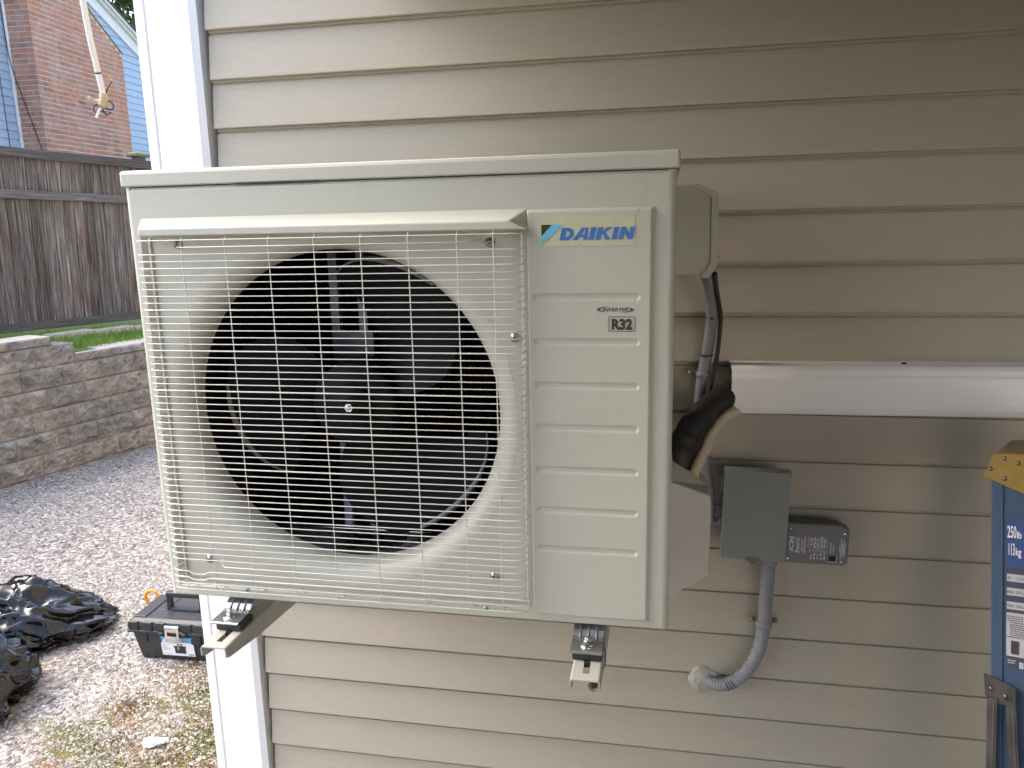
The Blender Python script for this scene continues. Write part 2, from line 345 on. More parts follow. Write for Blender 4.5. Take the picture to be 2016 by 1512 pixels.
    def build(s, name, mats, parent=None, local=False, fixn=True):
        me = bpy.data.meshes.new(name)
        vs = s.v
        if parent is not None and not local:
            iv = wmat(parent).inverted(); vs = [iv @ Vector(v) for v in vs]
        me.from_pydata([tuple(v) for v in vs], [], s.f)
        if isinstance(mats, str): mats = [mats]
        for m in mats: me.materials.append(MATS[m])
        me.polygons.foreach_set('material_index', s.mi); me.polygons.foreach_set('use_smooth', s.sm)
        if fixn:
            bm = bmesh.new(); bm.from_mesh(me); bmesh.ops.recalc_face_normals(bm, faces=bm.faces); bm.to_mesh(me); bm.free()
        me.update()
        o = bpy.data.objects.new(name, me); COL.objects.link(o)
        if parent is not None: o.parent = parent
        return o
def B(name, mats, parent, fn, local=False, fixn=True):
    mb = MB(); fn(mb); return mb.build(name, mats, parent, local, fixn)
def np_mesh(name, verts, faces, mat, tone=None, kind=None, parent=None, smooth=False):
    me = bpy.data.meshes.new(name); nv, nf = len(verts), len(faces); k = faces.shape[1]
    me.vertices.add(nv); me.vertices.foreach_set('co', verts.astype(np.float32).ravel())
    me.loops.add(nf * k); me.loops.foreach_set('vertex_index', faces.astype(np.int32).ravel())
    me.polygons.add(nf); me.polygons.foreach_set('loop_start', np.arange(0, nf * k, k, dtype=np.int32))
    me.polygons.foreach_set('use_smooth', np.full(nf, smooth))
    me.update(calc_edges=True)
    if tone is not None:
        a = me.attributes.new('tone', 'FLOAT', 'POINT'); a.data.foreach_set('value', tone.astype(np.float32))
    me.materials.append(MATS[mat]); o = bpy.data.objects.new(name, me); COL.objects.link(o)
    if parent: o.parent = parent
    if kind: o['kind'] = kind
    return o
def text(body, size, mat, M4, parent, name='lettering', bold=0., shear=0., align='LEFT', spacing=1., width=None, xs=1.):
    cu = bpy.data.curves.new('lettering', 'FONT'); cu.body = body; cu.size = size; cu.offset = bold; cu.shear = shear
    cu.align_x = align; cu.space_character = spacing; cu.fill_mode = 'FRONT'; cu.resolution_u = 3
    t = bpy.data.objects.new('tmp', cu); COL.objects.link(t); bpy.context.view_layer.update()
    me = bpy.data.meshes.new_from_object(t.evaluated_get(bpy.context.evaluated_depsgraph_get()))
    bpy.data.objects.remove(t)
    if width and len(me.vertices):
        xv = [v.co.x for v in me.vertices]; w0 = max(xv) - min(xv); xs = width / w0
        x0 = min(xv)
        for v in me.vertices: v.co.x = (v.co.x - (x0 if align == 'LEFT' else 0)) * xs
    elif xs != 1.:
        for v in me.vertices: v.co.x *= xs
    me.transform(wmat(parent).inverted() @ M4)
    me.materials.clear(); me.materials.append(MATS[mat])
    o = bpy.data.objects.new(name, me); COL.objects.link(o); o.parent = parent
    return o
# text facing -y: local x -> world x, local y -> world z
def face_y(x, y, z): return Matrix(((1, 0, 0, x), (0, 0, -1, y), (0, 1, 0, z), (0, 0, 0, 1)))
def spline(pts, n=8):
    P = [Vector(p) for p in pts]; out = []
    for i in range(len(P) - 1):
        p0, p1, p2, p3 = P[max(i - 1, 0)], P[i], P[i + 1], P[min(i + 2, len(P) - 1)]
        for k in range(n):
            t = k / n
            out.append(.5 * ((2 * p1) + (p2 - p0) * t + (2 * p0 - 5 * p1 + 4 * p2 - p3) * t * t + (3 * p1 - p0 - 3 * p2 + p3) * t ** 3))
    out.append(P[-1]); return out
def dup(o, parent=None):
    c = o.copy(); COL.objects.link(c); c.parent = parent
    for ch in list(o.children): dup(ch, c)
    return c

# ================================================================== SETTING
g = B('ground', 'gravel_ground', None, lambda m: m.add([(-150, -150, GZ), (150, -150, GZ), (150, 150, GZ), (-150, 150, GZ)], [(0, 1, 2, 3)]))
tag(g, kind='structure')
tag(B('bounce_cut_ground', 'bounce_cut_dark', None, lambda m: m.bb(-.4, 30, -40, -2.95, GZ - .05, GZ + .012)), kind='structure')  # unseen dark ground added to cut bounce onto the upper wall

# ------------------------------------------------------------------ own house
house = thing('house', 'tan clapboard house wall with a white corner board that carries the outdoor unit', 'house', (-.2, 0, GZ))
def board_mesh(x0, x1, seed):
    mb = MB(); n = 46; rings = []
    for i in range(n + 1):
        x = x0 + (x1 - x0) * i / n
        w = .0007 * mnoise.noise(Vector((x * 1.7, seed * 3.1, 0))) ; zz = .0006 * mnoise.noise(Vector((x * 1.1, seed * 5.3, 4)))
        rings.append([(x, .018, zz), (x, .0022 + w, zz), (x, .0004 + w, .0006 + zz), (x, 0 + w, .0024 + zz), (x, .0110 + w * .4, .0912), (x, .0162, .0923), (x, .0162, .0956), (x, .0124, .0969), (x, .0126, .1018), (x, .018, .1018)])
    mb.loft(rings, True, True, False); return mb
variants = []
for k in range(-1, 22):
    z = 1.9256 - .1016 * k
    if len(variants) < 5:
        o = board_mesh(-.974, 3.3, k).build('siding_board', 'tan_siding', house, local=True); variants.append(o)
    else:
        o = variants[k % 5].copy(); COL.objects.link(o)
    o.parent = house; o.location = Vector((0, 0, z)) - Vector((-.2, 0, GZ)) + Vector((0, 0, 0))
    o.location.x = .2 + random.uniform(-.0012, .0012)
def trim(m):
    prof = [(-1.132, .14), (-1.132, -.009), (-1.129, -.012), (-1.109, -.012), (-1.1075, -.006), (-1.1045, -.006), (-1.103, -.012), (-1.024, -.012), (-1.019, -.0140), (-1.001, -.0140), (-.997, -.012), (-.986, -.007), (-.986, .030), (-1.02, .030), (-1.10, .030), (-1.10, .14)]
    m.prism(prof, 'z', -.2, 2.3)
B('corner_trim', 'white_vinyl', house, trim)
B('sheathing', 'ceiling_dark', house, lambda m: (m.bb(-1.10, 3.3, .03, .12, GZ, 2.20), m.bb(-1.10, -1.0, .14, 8, GZ, 5.2)))
def sidewall(m):
    k = 0
    while k < 52:
        z = GZ + .05 + .1016 * k
        m.prism([(-1.116, z), (-1.104, z + .1016), (-1.10, z + .1016), (-1.10, z)], 'y', .15, 8); k += 1
o = B('side_siding', 'tan_siding', house, sidewall); o['kind'] = 'stuff'
B('upper_wall', 'tan_siding', house, lambda m: m.bb(-1.10, 5, .0, .12, 2.21, 5.2))
B('added_floor', 'added_floor_dark', house, lambda m: m.bb(-.95, 3.3, -2.9, .028, GZ - .05, GZ + .09))  # unseen slab added to steer floor bounce on the wall
B('bounce_wall', 'bounce_tan', house, lambda m: m.bb(2.3, 2.5, -9, -2.56, GZ, 3.2))  # out-of-view wall added to bounce warm light onto the right side
# the covered area we stand under: ceiling, plus added light-blocking beams and walls
B('porch_ceiling', 'ceiling_dark', house, lambda m: m.bb(-.62, 3.0, -2.5, -.002, 2.075, 2.20))
for y_, zb_ in ((-.30, 1.845), (-.70, 1.785), (-1.10, 1.72), (-1.95, 1.62)): B('shade_beam', 'ceiling_dark', house, lambda m: m.bb(.30, 2.99, y_ - .02, y_ + .02, zb_, 2.0745))  # unseen beams added to shade the upper right of the siding
B('light_block_end', 'light_block_grey', house, lambda m: m.bb(3.3, 3.4, -1.6, .12, GZ, 2.074))  # unseen wall added to shape the light from the right
B('light_block_rear', 'light_block_grey', house, lambda m: (m.bb(-.6, .05, -2.4, -2.3, GZ, 2.074), m.bb(2.85, 2.9995, -2.45, -2.3, GZ, 2.074), m.bb(.0505, 2.8495, -2.4, -2.3, 1.70, 2.074), m.bb(-.70, -.6005, -2.4, -1.5, GZ, 2.074)))  # unseen walls added to block light, leaving an opening at front right

# ================================================================== OUTDOOR UNIT
ac = thing('outdoor_unit', 'ivory heat pump outdoor unit with a wire fan grille mounted on the tan wall', 'heat pump', (-.42, -.30, .846))
X0, X1, Z0, Z1 = -.858, .0175, .866, 1.573
YF = -.480
def casing(m):
    # wrap-round sheet: left side, rounded edges, right side, back
    m.smooth = False
    m.bb(X0, X0 + .004, YF + .012, -.13, Z0, Z1)
    m.bb(X1 - .004, X1, YF + .012, -.13, Z0, Z1)
    m.bb(X0 + .004, X1 - .004, -.134, -.13, Z0, Z1)
    m.bb(X0 + .004, X1 - .004, YF + .02, -.134, Z0 + .002, Z0 + .008)
B('casing', 'ac_paint', ac, casing)
RX0, RX1, RZ0, RZ1 = -.838, -.204, .884, 1.505     # recess behind the grille
PX0, PX1, PZ0, PZ1 = -.1985, -.0115, .8795, 1.5225  # raised right panel
YR = -.471; CX, CZ = -.520, 1.2030
def front(m):
    def q(x0, x1, z0, z1, y=YF): m.add([(x0, y, z0), (x1, y, z0), (x1, y, z1), (x0, y, z1)], [(0, 1, 2, 3)], False)
    XL, XR = X0 + .010, X1 - .012
    q(XL, RX0, Z0 + .003, Z1 - .006); q(RX0, RX1, Z0 + .003, RZ0); q(RX0, RX1, RZ1, Z1 - .006)
    q(RX1, PX0, Z0 + .003, Z1 - .006); q(PX0, PX1, Z0 + .003, PZ0); q(PX0, PX1, PZ1, Z1 - .006); q(PX1, XR, Z0 + .003, Z1 - .006)
    def corner(xc, r, sx):
        ring = []
        for i in range(7):
            a = PI / 2 * i / 6
            ring.append((xc + sx * r * math.sin(a), YF + r - r * math.cos(a)))
        m.loft([[(x, y, Z0 + .001) for x, y in ring], [(x, y, Z1) for x, y in ring]], False, False, True)
    corner(XL, .010, -1); corner(XR, .012, 1)
    # top and bottom folds
    m.loft([[(XL, YF, Z1 - .006), (XL, YF + .002, Z1 - .002), (XL, YF + .006, Z1)], [(XR, YF, Z1 - .006), (XR, YF + .002, Z1 - .002), (XR, YF + .006, Z1)]], False, False, True)
    m.loft([[(XL, YF, Z0 + .003), (XL, YF + .001, Z0 + .001), (XL, YF + .003, Z0), (XL, YF + .03, Z0)], [(XR, YF, Z0 + .003), (XR, YF + .001, Z0 + .001), (XR, YF + .003, Z0), (XR, YF + .03, Z0)]], False, False, True)
    # recess walls
    c = .006
    o_ = [(RX0, RZ0), (RX1, RZ0), (RX1, RZ1), (RX0, RZ1)]; i_ = [(RX0 + c, RZ0 + c), (RX1 - c, RZ0 + c), (RX1 - c, RZ1 - c), (RX0 + c, RZ1 - c)]
    m.loft([[(x, YF, z) for x, z in o_], [(x, YR, z) for x, z in i_]], False, True, False)
    # recess floor with round opening
    angs = sorted(set([2 * PI * k / 96 for k in range(96)] + [math.atan2(z - CZ, x - CX) % (2 * PI) for x, z in i_]))
    ri, ro = [], []
    for a in angs:
        ca, sa = math.cos(a), math.sin(a); t = 1e9
        if ca > 1e-9: t = min(t, (i_[1][0] - CX) / ca)
        if ca < -1e-9: t = min(t, (i_[0][0] - CX) / ca)
        if sa > 1e-9: t = min(t, (i_[2][1] - CZ) / sa)
        if sa < -1e-9: t = min(t, (i_[0][1] - CZ) / sa)
        ri.append((CX + .300 * ca, YR, CZ + .300 * sa)); ro.append((CX + t * ca, YR, CZ + t * sa))
    m.loft([ro, ri], False, True, False)
B('front_panel', 'ac_paint', ac, front)
def raised():
    nx, nz = 132, 460; xs = np.linspace(PX0, PX1, nx); zs = np.linspace(PZ0, PZ1, nz)
    Xg, Zg = np.meshgrid(xs, zs)
    def sst(a, b, t): t = np.clip((t - a) / (b - a), 0, 1); return t * t * (3 - 2 * t)
    dl = Xg - PX0; dr = PX1 - Xg; db = Zg - PZ0; dt = PZ1 - Zg
    h = .0065 * np.minimum(np.minimum(sst(0, .003, dl), sst(0, .0075, dr)), np.minimum(sst(0, .004, db), sst(0, .004, dt)))
    for zc in (1.3945, 1.3275, 1.2608, 1.1948, 1.1270, 1.0608, .9962):
        x0, x1 = -.184, -.0375
        d = np.hypot(Xg - np.clip(Xg, x0, x1), Zg - zc)
        h -= .0022 * (1 - sst(.0028, .0058, d))
    for px, pz in ((-.1375, 1.516), (-.034, 1.518), (-.0915, 1.3868), (-.0375, 1.3868)):
        h -= .0012 * (1 - sst(.0004, .0022, np.hypot(Xg - px, Zg - pz)))
    V = np.stack([Xg, YF - h, Zg], -1).reshape(-1, 3) - np.array([-.42, -.30, .846])
    i = np.arange(nx * nz).reshape(nz, nx)
    F = np.stack([i[:-1, :-1], i[:-1, 1:], i[1:, 1:], i[1:, :-1]], -1).reshape(-1, 4)
    np_mesh('side_panel', V, F, 'ac_paint', parent=ac, smooth=True)
raised()
def lid(m):
    xl, xr, yf, yb, z0, z1 = -.8615, .0215, -.4828, -.125, 1.5742, 1.5995
    prof = [(yf + .003, z0), (yf, z0 + .002), (yf, z1 - .006), (yf + .0015, z1 - .002), (yf + .006, z1), (yb, z1), (yb, z0)]
    rings = []
    for x, e in ((xl, .004), (xl + .0012, .0012), (xl + .004, 0), (xr - .004, 0), (xr - .0012, .0012), (xr, .004)):
        rings.append([(x, min(y + e, yb), min(z, z1 - e) if z > z0 + .01 else z) for y, z in prof])
    m.loft(rings, True, True, False)
B('top_cover', 'ac_lid', ac, lid)
def seam_fold(m):
    m.bb(-.66, -.52, -.4818, -.478, 1.5731, 1.5741)
B('seam_strip', 'print_dark', ac, seam_fold)
def hood(m):
    b = [(-.8320, YF, 1.4965), (-.1955, YF, 1.4965), (-.1955, YF, 1.5240), (-.8320, YF, 1.5240)]
    f = [(-.8225, YF - .026, 1.4958), (-.1955, YF - .026, 1.4938), (-.2240, YF - .026, 1.5068), (-.8225, YF - .026, 1.5075)]
    f2 = [(-.1955, YF - .012, 1.5195)]
    m.add(b + f, [(4, 5, 6, 7), (0, 1, 5, 4), (3, 7, 6, 2), (0, 4, 7, 3), (1, 2, 6, 5)], False)
h = B('grille_hood', 'ac_paint', ac, hood)
mod = h.modifiers.new('bevel', 'BEVEL'); mod.width = .0022; mod.segments = 3
# bell mouth and inside
def bell(m):
    prof = [(.3005, YR - .0004)]
    for i in range(13):
        a = PI / 2 * i / 12; prof.append((.299 - .033 * math.sin(a), YR + .036 * (1 - math.cos(a))))
    prof += [(.2660, YR + .046)]
    m.lathe([(r, y) for r, y in prof], (CX, 0, CZ), 'y', 96)
B('bell_mouth', 'ac_paint', ac, bell)
def inside(m):
    m.bb(X0 + .006, RX1 + .012, -.160, -.150, Z0 + .01, Z1 - .01)
    m.bb(X0 + .0045, X0 + .007, YR + .01, -.161, Z0 + .01, Z1 - .01)
    m.bb(RX1 + .012, RX1 + .016, YR + .01, -.15, Z0 + .01, Z1 - .01)
    m.bb(X0 + .0075, RX1 + .0115, YR + .01, -.161, Z1 - .012, Z1 - .008)
B('inner_lining', 'dark_inside', ac, inside)
def coil(m):
    for i in range(60):
        x = X0 + .012 + i * .0107
        m.bb(x, x + .0012, -.185, -.161, Z0 + .02, Z1 - .02)
o = B('coil_fins', 'fan_plastic', ac, coil); o['kind'] = 'stuff'
def stay(m):
    for x in (-.600, -.545): m.bb(x - .014, x + .004, -.262, -.246, Z0 + .01, Z1 - .012, .002)
    for z in (1.28, 1.12): m.bb(-.60, -.53, -.266, -.2625, z - .03, z + .03, .001)
    m.lathe([(.0, -.10), (.055, -.10), (.058, -.095), (.058, -.03), (.0, -.03)], (CX, -.20, CZ), 'y', 32)
B('motor_bracket', 'grey_metal', ac, stay)
def pan(m):
    m.bb(-.66, -.34, -.345, -.20, .948, .952, .001); m.add([(-.448, -.405, .946), (-.385, -.405, .9575), (-.372, -.372, .968), (-.440, -.372, .957)], [(0, 1, 2, 3)], False)  # sloped plate added above the pan to catch a bright glint
B('base_pan_glint', 'bright_steel', ac, pan)
fan = None
def hubm(m):
    m.lathe([(.0, -.0265), (.012, -.0265), (.016, -.0262), (.017, -.024), (.034, -.022), (.037, -.020), (.038, -.012), (.040, -.010), (.068, -.008), (.074, -.004), (.0755, .004), (.0755, .060), (.06, .062)], (CX, -.395, CZ), 'y', 48)
fan = B('fan', 'fan_plastic', ac, hubm)
def blade(m, a0):
    nr, na = 14, 12; G = []
    for i in range(nr):
        t = i / (nr - 1); r = .073 + (.250 - .073) * t
        sweep = .55 * t ** 1.4; half = (.52 + .17 * math.sin(PI * min(1, t * .9)) - .05 * t)
        row = []
        for j in range(na):
            s = j / (na - 1) * 2 - 1; rr = r * (1 - .10 * max(0, s) ** 3 * t) if t > .7 else r
            a = a0 + sweep + s * half
            y = -.352 + .040 * s * (1 - .25 * t) - .014 * (1 - s * s) * t
            row.append((CX + rr * math.cos(a), y, CZ + rr * math.sin(a)))
        G.append(row)
    m.loft(G, False, False, True)
    m.loft([[(x, y + .003, z) for x, y, z in r] for r in G], False, False, True)
    m.m = 1; m.tube([G[nr - 1][j] for j in range(2, na)], lambda t: .0015 + .0042 * math.sin(PI * min(1, .1 + t)) , 8); m.m = 0  # paler tip tube colours in the bright lit edge of the blade
for k in range(3):
    B('fan_blade', ['fan_plastic', 'surge_grey'], fan, lambda m, k=k: blade(m, math.radians(42 + 120 * k)))
B('shaft_nut', 'bright_steel', fan, lambda m: (m.lathe([(0, -.0345), (.0035, -.0345), (.0045, -.033), (.0045, -.0265)], (CX, -.395, CZ), 'y', 20), m.lathe([(.0045, -.0305), (.0075, -.0305), (.0085, -.029), (.0085, -.0265)], (CX, -.395, CZ), 'y', 6, smooth=False)))
# ---- wire grille: every wire is a piece
gr = B('fan_grille', 'ac_wire', ac, lambda m: m.tube([(-.8255, YR - .0025, RZ1 - .012), (-.8255, YR - .0025, RZ0 + .012), (-.2070, YR - .0025, RZ0 + .012), (-.2070, YR - .0025, RZ1 - .012)], .0016, 6))
YW = -.5105; RW = .00090
def hwire(z, x0=None, x1=None, r=RW, kinks=()):
    p = []
    if x0 is None: p += [(-.8245, YR - .004, z), (-.8275, -.486, z), (-.8285, -.498, z), (-.8262, -.5055, z), (-.8180, -.5095, z), (-.808, YW, z)]
    else: p += [(x0 - .004, YR - .006, z - .002), (x0 + .003, -.484, z), (x0 + .012, -.503, z), (x0 + .022, YW, z)]
    for (a, b, dz) in kinks: p += [(a, YW, z), (a + .009, YW, z + dz), (b - .009, YW, z + dz), (b, YW, z)]
    if x1 is None: p += [(-.226, YW, z), (-.2120, -.5085, z), (-.2045, -.5035, z), (-.2025, -.495, z), (-.2065, YR - .004, z)]
    else: p += [(x1 - .035, YW, z), (x1 - .024, -.503, z + .001), (x1 - .012, -.490, z + .0035), (x1 - .006, -.481, z - .002), (x1 + .001, YR - .005, z)]
    return B('wire', 'ac_wire', gr, lambda m: m.tube(p, r, 6))
hwire(1.4886); hwire(1.4776, -.770, -.256)
for i in range(53):
    z = 1.4666 - .0110 * i
    r = .00125 if (i % 6) == 2 else RW
    if i == 13: hwire(z, kinks=((-.2620, -.2050, .0045),), r=r) if False else hwire(z, r=r)
    elif i == 48: hwire(z, -.748, None, r)
    elif i == 51: hwire(z, None, -.240, r) if False else hwire(z, r=r)
    elif i in (49, 50): hwire(z, r=r, kinks=((-.797, -.757, -.0048),))
    else: hwire(z, r=r)
for x in (-.8021, -.7475, -.672, -.5985, -.5233, -.4482, -.3735, -.2984, -.2434):
    B('wire', 'ac_wire', gr, lambda m: m.tube([(x, YR - .004, 1.5000), (x, -.492, 1.4985), (x, -.5035, 1.494), (x, YW + .0022, 1.486), (x, YW + .0022, .8985), (x, -.504, .8905), (x, -.492, .8870), (x, YR - .004, .8868)], RW, 6))
for x, y in ((-.8275, -.494), (-.2030, -.4985), (-.2055, -.484)):
    B('wire', 'ac_wire', gr, lambda m: m.tube([(x, y, 1.490), (x, y, .893)], RW, 6))
B('wire', 'ac_wire', gr, lambda m: m.tube([(-.80, -.484, .8905), (-.222, -.484, .8905)], RW, 6))
def screw_at(x, z, y, s=1., parent=ac):
    def f(m):
        m.lathe([(0, -.0052 * s), (.0028 * s, -.0050 * s), (.0044 * s, -.0034 * s), (.0046 * s, -.0022 * s), (.0075 * s, -.0020 * s), (.0078 * s, 0)], (x, y, z), 'y', 18)
    sc = B('screw', 'zinc', parent, f)
    B('screw_slot', 'print_dark', sc, lambda m: (m.bb(x - .0026 * s, x + .0026 * s, y - .0056 * s, y - .0050 * s, z - .0006 * s, z + .0006 * s), m.bb(x - .0006 * s, x + .0006 * s, y - .0057 * s, y - .0051 * s, z - .0026 * s, z + .0026 * s)))
    return sc
for x, z in ((-.776, 1.4815), (-.256, 1.4755), (-.2215, 1.332), (-.779, .934), (-.264, .937)): screw_at(x, z, YR - .0002)
for x, z in ((-.707, .8845), (-.278, .8815)): screw_at(x, z, YF - .0005, .55)
# ---- marks
YP = YF - .0065 - .0006
st = B('sticker', 'film', ac, lambda m: m.bb(-.1805, -.0405, YP + .0001, YP + .0006, 1.4685, 1.5105, 0))
def dai():
    # heavy slanted capitals, unit height, advance along x
    polys = []; x = 0; w = .40
    def quad(*p): polys.append(p)
    # D
    oa, ia = [], []
    for i in range(13):
        a = -PI / 2 + PI * i / 12
        oa.append((x + .52 + .50 * math.cos(a), .5 + .5 * math.sin(a))); ia.append((x + .50 + .20 * math.cos(a), .5 + .24 * math.sin(a)))
    O_ = [(x, 0)] + oa + [(x, 1)]; I_ = [(x + w, .26)] + ia + [(x + w, .74)]
    for i in range(len(O_)):
        j = (i + 1) % len(O_); quad(O_[i], O_[j], I_[j], I_[i])
    x += 1.05
    # A
    A0 = [(0, 0), (.40, 0), (.50, .22), (.88, .22), (.88, 0)]
    quad((x, 0), (x + .38, 0), (x + .84, 1), (x + .50, 1)); quad((x + .84, 1), (x + .50, 1), (x + .60, .55), (x + .80, .55)) if False else None
    quad((x + .80, 0), (x + 1.16, 0), (x + 1.02, 1), (x + .84, 1)); quad((x + .48, .22), (x + .82, .22), (x + .85, .42), (x + .57, .42))
    x += 1.24
    for kind in 'IKIN':
        if kind == 'I': quad((x, 0), (x + w, 0), (x + w, 1), (x, 1)); x += w + .13
        if kind == 'K':
            quad((x, 0), (x + w, 0), (x + w, 1), (x, 1)); quad((x + w, .40), (x + w, .66), (x + .74, 1), (x + 1.16, 1)) ; quad((x + w, .66), (x + .62, .60), (x + 1.20, 0), (x + .74, 0)); x += 1.24
        if kind == 'N':
            quad((x, 0), (x + .36, 0), (x + .36, 1), (x, 1)); quad((x + .36, 1), (x + .36, .52), (x + .72, 0), (x + .72, .48)); quad((x + .72, 0), (x + 1.08, 0), (x + 1.08, 1), (x + .72, 1)); x += 1.08
    return polys, x
def logo(m):
    polys, W_ = dai(); H_ = .0176; sh = .22; tot = .1090; sx = (tot - sh * H_) / W_
    for i, p in enumerate(polys):
        n = len(p); m.add([(-.1490 + q[0] * sx + q[1] * sh * H_, YP - .0004 - .00002 * (i % 5), 1.4772 + q[1] * H_) for q in p], [tuple(range(n))], False)
B('logo_lettering', 'logo_blue', ac, logo, fixn=False)
def emblem(m):
    y = YP - .0004
    m.m = 0; m.add([(-.1755, y, 1.4998), (-.1755, y, 1.4835), (-.1598, y, 1.4998)], [(0, 1, 2)], False)
    m.m = 1; m.add([(-.1755, y - .0001, 1.4832), (-.1755, y - .0001, 1.4706), (-.1440, y - .0001, 1.4998), (-.1594, y - .0001, 1.4998)], [(0, 1, 2, 3)], False)
B('logo_emblem', ['logo_dark', 'logo_cyan'], ac, emblem, fixn=False)
text('INVERTER', .0072, 'print_dark', face_y(-.0862, YP - .0001, 1.3735), ac, 'inverter_mark', bold=.0001, shear=.25, width=.0365)
def swoosh(m):
    y = YP - .0001
    def arc(cx, cz, rx, rz, a0, a1, th, e):
        O_, I_ = [], []
        for i in range(15):
            t = i / 14; a = a0 + (a1 - a0) * t; k = math.sin(PI * min(1, .12 + .8 * (t if e else 1 - t))) ** 1.2
            O_.append((cx + rx * math.cos(a), y, cz + rz * math.sin(a))); I_.append((cx + (rx - th * k) * math.cos(a), y, cz + (rz - th * .34 * k) * math.sin(a)))
        m.loft([O_, I_], False, False, False)
    arc(-.068, 1.3762, .0268, .0047, math.radians(110), math.radians(235), .0042, 1)
    arc(-.068, 1.3757, .0268, .0047, math.radians(-70), math.radians(55), .0042, 0)
B('inverter_swoosh', 'print_dark', ac, swoosh, fixn=False)
def r32box(m):
    x0, x1, z0, z1, t, y = -.0772, -.0385, 1.3436, 1.3658, .0009, YP - .0001
    m.loft([[(x0, y, z0), (x1, y, z0), (x1, y, z1), (x0, y, z1)], [(x0 + t, y, z0 + t), (x1 - t, y, z0 + t), (x1 - t, y, z1 - t), (x0 + t, y, z1 - t)]], False, True, False)
B('refrigerant_frame', 'print_dark', ac, r32box, fixn=False)
text('R32', .0205, 'print_dark', face_y(-.0730, YP - .0001, 1.3474), ac, 'refrigerant_mark', bold=.0011, width=.0305)
# ---- right-hand covers
def jbox(m):
    prof = [(.018, 1.5555), (.0555, 1.5590), (.0870, 1.5440), (.0875, 1.4290), (.0755, 1.4085), (.018, 1.4105)]
    m.prism(prof, 'y', -.240, -.15)
tb = B('terminal_cover', 'ac_paint', ac, jbox)
def jlip(m):
    prof = [(.0195, 1.5590), (.0560, 1.5628), (.0905, 1.5465), (.0915, 1.4268), (.0775, 1.4045), (.0660, 1.4045), (.0660, 1.4140), (.0712, 1.4150), (.0800, 1.4310), (.0790, 1.5385), (.0535, 1.5545), (.0195, 1.5525)]
    m.prism(prof, 'y', -.2445, -.20)
B('cover_lip', 'ac_paint', tb, jlip)
B('cover_screw', 'zinc', tb, lambda m: m.ball((.0945, -.21, 1.437), (.003, .003, .003), 1))
def vcov(m):
    f = [(.0190, 1.040), (.0905, 1.0165), (.0925, .9950), (.0915, .862), (.0185, .812)]
    k = [(.0190, 1.062), (.0915, 1.0140), (.0945, .9850), (.0945, .850), (.0185, .800)]
    fr = [((x - .055) * .98 + .055, -.262, (z - .93) * .985 + .93) for x, z in f]
    m.loft([fr, [(x, -.2595, z) for x, z in f], [(x, -.200, z) for x, z in k], [(x, -.150, z) for x, z in k]], True, True, False)
    m.bb(.0180, .0225, -.235, -.20, 1.03, 1.075, .001)
vc = B('valve_cover', 'valve_plastic', ac, vcov)
vm = vc.modifiers.new('bevel', 'BEVEL'); vm.width = .003; vm.segments = 2
# ---- feet
def foot(xc):
    def f(m):
        pr = [(-.440, .8600), (-.466, .8590), (-.476, .8548), (-.484, .8478), (-.492, .8452), (-.5270, .8452), (-.5290, .8442)]
        rings = []
        for y, z in pr:
            w = .0245 if y > -.5 else .0255
            rings.append([(xc - w, y, z), (xc + w, y, z), (xc + w, y + .0006, z - .0026), (xc - w, y + .0006, z - .0026)])
        m.loft(rings, True, True, False)
        for dx in (-.013, 0, .013): m.tube([(xc + dx, -.470, .859), (xc + dx, -.482, .8512), (xc + dx, -.490, .8465)], .0016, 6)
    return f
for xc in (-.728, -.1085):
    ft = B('mounting_foot', 'zinc', ac, foot(xc))
    def bolt(m):
        z = .8455
        m.lathe([(0, .0022), (.0105, .0022), (.0115, .0005), (.0115, 0)], (xc, -.508, z), 'z', 24)
        m.lathe([(0, .0085), (.0060, .0085), (.0068, .0075), (.0068, .0022)], (xc, -.508, z), 'z', 6, smooth=False)
        m.lathe([(0, .014), (.0034, .014), (.0040, .013), (.0040, .0085)], (xc, -.508, z), 'z', 12)
    B('bolt', 'bright_steel', ft, bolt)
B('lid_clip', 'logo_cyan', ac, lambda m: m.bb(-.286, -.276, -.17, -.165, 1.5990, 1.6065))

# ================================================================== WALL BRACKET
br = thing('wall_bracket', 'painted steel wall bracket with two slotted arms under the outdoor unit', 'bracket', (-.42, 0, .80))
AZ = .8285
def arm(xc, w=.046):
    def f(m):
        t = .0022; h = .046; y0, y1 = -.5785, -.004; sl0, sl1, sw = -.5600, -.4300, .0052
        xl, xr = xc - w / 2, xc + w / 2
        def q(xa, xb, ya, yb): m.bb(xa, xb, ya, yb, AZ - t, AZ)
        e = .004
        q(xl + e, xc - sw, y0, y1); q(xc + sw, xr - e, y0, y1); q(xc - sw, xc + sw, y0, sl0); q(xc - sw, xc + sw, sl1, y1)
        # rounded shoulders, then flanges that taper to the tip
        for sx in (-1, 1):
            pr = []
            for i in range(6):
                a = PI / 2 * i / 5; pr.append((w / 2 - e + e * math.sin(a), AZ - e + e * math.cos(a)))
            top = [(xc + sx * x, z) for x, z in pr]
            rings = []
            for y, hh in ((y0, .017), (y0 + .012, .022), (y0 + .10, .034), (y0 + .25, h), (y1, h)):
                x = xc + sx * w / 2; xi = x - sx * t
                rings.append([(p, y, z) for p, z in top] + [(x, y, AZ - hh + .003), (x - sx * .0006, y, AZ - hh), (xi, y, AZ - hh)] + [(xi, y, AZ - e - .001), (xc + sx * (w / 2 - e), y, AZ - t)])
            m.loft(rings, True, True, False)
    return f
for xc in (-.7195, -.1055): B('arm', 'bracket_paint', br, arm(xc))
